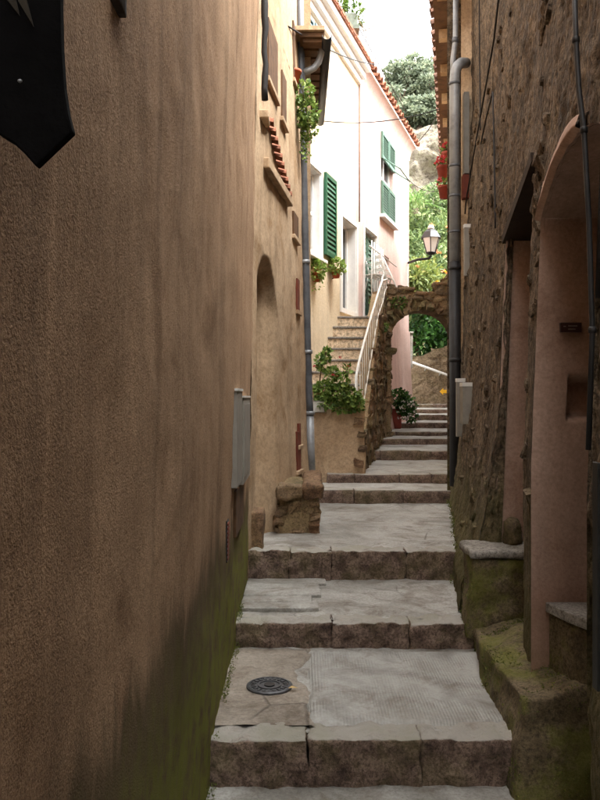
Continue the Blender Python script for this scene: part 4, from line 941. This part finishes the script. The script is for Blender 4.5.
# ------------------------------------------------------------------ lantern on its arm
ld = 16.4; lc = P(431, 254, ld)
la = thing('wall_lantern', 'black wall lantern with milky panes on an arm above the arch', 'lantern', P(431, 258, ld))
def hexring(r, z): return [lc + V(r * math.cos(k * math.pi / 3 + .3), r * math.sin(k * math.pi / 3 + .3), z) for k in range(6)]
g0, g1 = hexring(.105, .03), hexring(.195, .33)
for k in range(6):
    MB().add([g0[k], g0[(k + 1) % 6], g1[(k + 1) % 6], g1[k]], [(0, 1, 2, 3)]).build('pane', M['milk'], la); MB().bar(g0[k], g1[k], .018).build('glazing_bar', M['iron'], la)
r0, r1, r2 = hexring(.235, .325), hexring(.15, .46), hexring(.06, .53)
MB().add(r0 + r1 + r2, [(k, (k + 1) % 6, 6 + (k + 1) % 6, 6 + k) for k in range(6)] + [(6 + k, 6 + (k + 1) % 6, 12 + (k + 1) % 6, 12 + k) for k in range(6)] + [tuple(range(5, -1, -1))]).build('roof', M['iron'], la)
MB().lathe(lc, [(.055, .52), (.075, .545), (.05, .59), (0, .61)], 12).build('finial', M['whitemet'], la, True)
MB().lathe(lc, [(0, -.02), (.05, -.02), (.115, .02), (.115, .035), (0, .035)], 12).build('base', M['iron'], la, True)
wl = fp(16.75, P(0, 260, ld).z, .0); MB().tube([wl, P(418, 259.5, ld), P(429, 258.5, ld), P(431, 256, ld)], .028, 7).build('arm', M['iron'], la, True)
# ------------------------------------------------------------------ folded white chairs on the landing
def chair(o, ang, lean, lab):
    c = thing('folding_chair', lab, 'chair', o, 'white chairs on the bridge')
    ux = V(math.cos(ang), math.sin(ang), 0); uy = V(-ux.y, ux.x, 0)
    def q(x, y, z): return o + ux * x + (uy * (y + z * lean)) + V(0, 0, z)
    for sx in (-.2, .2):
        MB().tube([q(sx, 0, 0), q(sx, .05, .45), q(sx, .12, .85)], .014, 6).build('back_leg', M['whitemet'], c, True); MB().tube([q(sx, .3, 0), q(sx, .1, .45)], .014, 6).build('front_leg', M['whitemet'], c, True)
    for z in (.55, .65, .75): MB().bar(q(-.2, .06 + (z - .45) * .17, z), q(.2, .06 + (z - .45) * .17, z), .05, .012, uy).build('back_slat', M['whitemet'], c)
    for y in (.08, .15, .22, .29): MB().bar(q(-.2, y, .45), q(.2, y, .45), .05, .014).build('seat_slat', M['whitemet'], c)
chair(V(1.42, 13.36, 3.205), 2.2, .15, 'white slatted garden chair nearest the pink house'); chair(V(1.70, 13.36, 3.205), 1.1, .3, 'white slatted garden chair leaning towards the lantern')
# ------------------------------------------------------------------ overhead wires
def wire(a, b, sag, lab, r=.008):
    pts = [a.lerp(b, t) - V(0, 0, sag * 4 * t * (1 - t)) for t in lin(0, 1, 12)]
    tag(MB().tube(pts, r, 5).build('overhead_wire', M['cable'], None, True), lab, 'wire', 'overhead wires')
wire(P(286, 25, 7.0), fp(13.2, 7.2, .2), .08, 'black wire from the ochre house up to the cream cornice')
wire(fp(10.35, 5.28, .02), P(440, 109, 10.0), .10, 'thin black wire crossing the lane in front of the cream house', .007)
wire(fp(16.3, 6.9, .3), P(437, 116.5, 11.6), .03, 'short black wire from the pink eave to the right eave')
wire(fp(15.0, 5.78, .34), P(449, 187, 12.5), .15, 'thin sagging wire from the shutter stay to the red pots', .006)
wire(P(360, 30, 13.0), P(407, 113, 16.9), .02, 'wire running over the tiled pink roof', .008)
# ------------------------------------------------------------------ greenery behind the arch
def shrub(c, r, n, L, mat, lab, name='bank_shrub', grp='shrubs on the green bank', fl=None):
    c = Vector(c); t = thing(name, lab, 'shrub', c - V(0, 0, r[2]), grp); mb = MB()
    for _ in range(7):
        u = rdir(); cc = c + V(u.x * r[0], u.y * r[1], u.z * r[2]) * .55
        clump(mb, cc, (r[0] * .55, r[1] * .55, r[2] * .55), n // 7, L, L * .55)
    mb.build('foliage', mat, t)
    for k in range(3): MB().tube([c - V(rn.uniform(-.1, .1), 0, r[2] * 1.05), c + V(rn.uniform(-.5, .5) * r[0], 0, 0)], .03, 5).build('stem', M['stem'], t)
    if fl: flowers(t, [c + V(rn.uniform(-.8, .8) * r[0], -r[1] * .9, rn.uniform(-.7, .7) * r[2]) for _ in range(fl[1])], fl[0], fl[2], 7)
D = [(420, 333, 23.6, 1.0, .8, 'hedge', 'dark green hedge bush left end, above the retaining wall', None),
     (436, 335, 23.4, .9, .85, 'hedge', 'dark green hedge bush in the middle above the retaining wall', None),
     (452, 330, 23.5, .9, .9, 'hedge', 'dark green hedge bush right end above the retaining wall', None),
     (405, 325, 24.0, .8, .8, 'bank', 'light green bush behind the slim grey pillar', None),
     (430, 312, 24.4, .9, .7, 'yellowleaf', 'yellow-green bush showing at the crown of the arch', None),
     (408, 278, 22.0, .7, .6, 'yellowleaf', 'yellow-green bush behind the white chairs', (M['orange'], 2, .07)),
     (424, 281, 22.6, .8, .6, 'yellowleaf', 'yellowish bush just above the arch coping', (M['yellow'], 3, .06)),
     (440, 268, 23.6, .9, .75, 'bank', 'green bush to the lower right of the lantern', (M['orange'], 5, .08)),
     (414, 258, 24.6, .9, .8, 'bank', 'bright green bush to the left of the lantern', None),
     (447, 246, 25.0, .9, .9, 'bank2', 'orange-flowered bush right of the lantern', (M['orange'], 7, .08)),
     (428, 238, 25.5, 1.1, .9, 'bank', 'bright green bush right behind the lantern', None),
     (410, 232, 26.0, 1.0, .9, 'bank2', 'olive green bush along the edge of the pink house', None),
     (441, 222, 26.8, 1.1, .8, 'bank2', 'olive green bush below the lower red pot', None),
     (424, 212, 27.5, 1.1, .8, 'bank', 'bright green bush at the foot of the palm', None),
     (446, 205, 28.0, 1.0, .8, 'bank', 'bright green bush high beside the right downpipe', None),
     (404, 205, 29.0, 1.1, 1.0, 'bank2', 'olive bush high at the corner of the pink house', None)]
for (x, y, d, rx, rz_, m_, lab, fl) in D: shrub(P(x, y, d), (rx, .8, rz_), 900, .2, M[m_], lab, fl=fl)
# spiky palm on the bank
pc = P(416, 205, 26.5); t = thing('palm', 'small palm with spiky fronds on the bank below the cliff', 'palm', pc - V(0, 0, 1.5))
MB().tube([pc - V(0, 0, 1.5), pc - V(0, 0, .4), pc], [.14, .12, .1], 9).build('trunk', M['bark'], t, True)
for k in range(22):
    a = rn.uniform(0, 2 * math.pi); el = rn.uniform(.25, 1.35); h = V(math.cos(a), math.sin(a), 0); mb = MB(); L = rn.uniform(.9, 1.3); prev = pc
    for j in range(1, 10):
        s = j / 9; p = pc + h * (L * s * math.cos(el)) + V(0, 0, L * s * math.sin(el) - .45 * s * s)
        sd = h.cross(V(0, 0, 1)); ax = (p - prev).normalized()
        for sgn in (-1, 1): mb.leaf(p, sd * sgn + ax * .9 + V(0, 0, -.1), V(0, 0, 1), .30 * (1.05 - .6 * s), .035)
        mb.bar(prev, p, .012); prev = p
    mb.build('frond', M['palm'], t)
# trees on the hill top
def tree(c, h, r, lab, mat='tree', n=17):
    c = Vector(c); t = thing('hill_tree', lab, 'tree', c, 'trees on the hill top')
    top = c + V(0, 0, h); MB().tube([c, c + V(.2, 0, h * .45), c + V(-.1, 0, h * .8)], [.32, .22, .08], 8).build('trunk', M['bark'], t, True); mb = MB()
    for k in range(n):
        u = rdir(); cc = c + V(u.x * r * .75, u.y * r * .6, h * .72 + u.z * h * .30); rr_ = r * rn.uniform(.2, .36)
        clump(mb, cc, (rr_ * 1.25, rr_, rr_ * .62), 170, .34, .2, .4, .2)
        MB().tube([c + V(.1, 0, h * rn.uniform(.35, .55)), cc], [.1, .04], 6).build('limb', M['bark'], t, True)
    mb.build('crown', M[mat], t)
for (x, y, d, r, h, lab) in ((399, 128, 56, 1.9, 3.6, 'round tree close beside the tiled pink eave'), (412, 124, 57, 2.0, 4.6, 'tall tree left of centre on the hill top'), (424, 124, 58, 2.1, 4.4, 'tall tree in the middle of the hill top'), (434, 124, 56, 1.9, 4.0, 'tree on the hill top next to the right eave'), (404, 137, 52, 1.6, 2.4, 'low tree on the cliff edge at left'), (418, 138, 51, 1.6, 2.2, 'low tree on the cliff edge in the middle'), (431, 139, 51, 1.6, 2.3, 'low tree on the cliff edge at right'), (446, 130, 56, 2.0, 4.0, 'tree half hidden behind the right eave')):
    tree(P(x, y, d), h, r, lab)
# moss tufts on the block, the ledge and along the foot of the walls
mb = MB()
def tuft(p, n=5, s=.009):
    for _ in range(n):
        u = rdir(); u.z = abs(u.z) + .3; mb.leaf(Vector(p) + rdir() * s * .8, u, rdir(), s * rn.uniform(.7, 1.5), s * .6)
for o in (bl, bl2):
    me = [c for c in o.children if c.name.startswith('body')][0].data; org = wloc(o)
    for v in me.vertices:
        if v.normal.z > -.1 and v.co.x + org.x < 1.5:
            p = org + v.co
            m_ = fbm(p, 5, 4) + .25 * v.normal.z + (.25 if v.co.z < .05 else 0)
            if m_ > .22 and rn.random() < min(1, (m_ - .2) * 2.2): tuft(p, 4)
d = 1.6
while d < 5.4:
    z = zg(d)
    for _ in range(3):
        if fbm((d, 1, 2), 2.5, 3) > -.25: tuft((LW(d, z) + rn.uniform(.004, .03), d + rn.uniform(-.01, .01), z + rn.uniform(0, .03)), 3, .008)
    d += .012
d = 5.3
while d < 7.9:
    z = zg(d)
    for _ in range(3):
        if fbm((d, 5, 2), 3, 3) > -.1: tuft((rwp(d, z + .02).x - rn.uniform(0, .03), d, z + rn.uniform(0, .04)), 3, .009)
    d += .02
tag(mb.build('moss', M['moss'], None, False, 0, (0, 3, 0)), 'green moss tufts along the wall feet and on the right-hand blocks', 'moss', None, 'stuff')
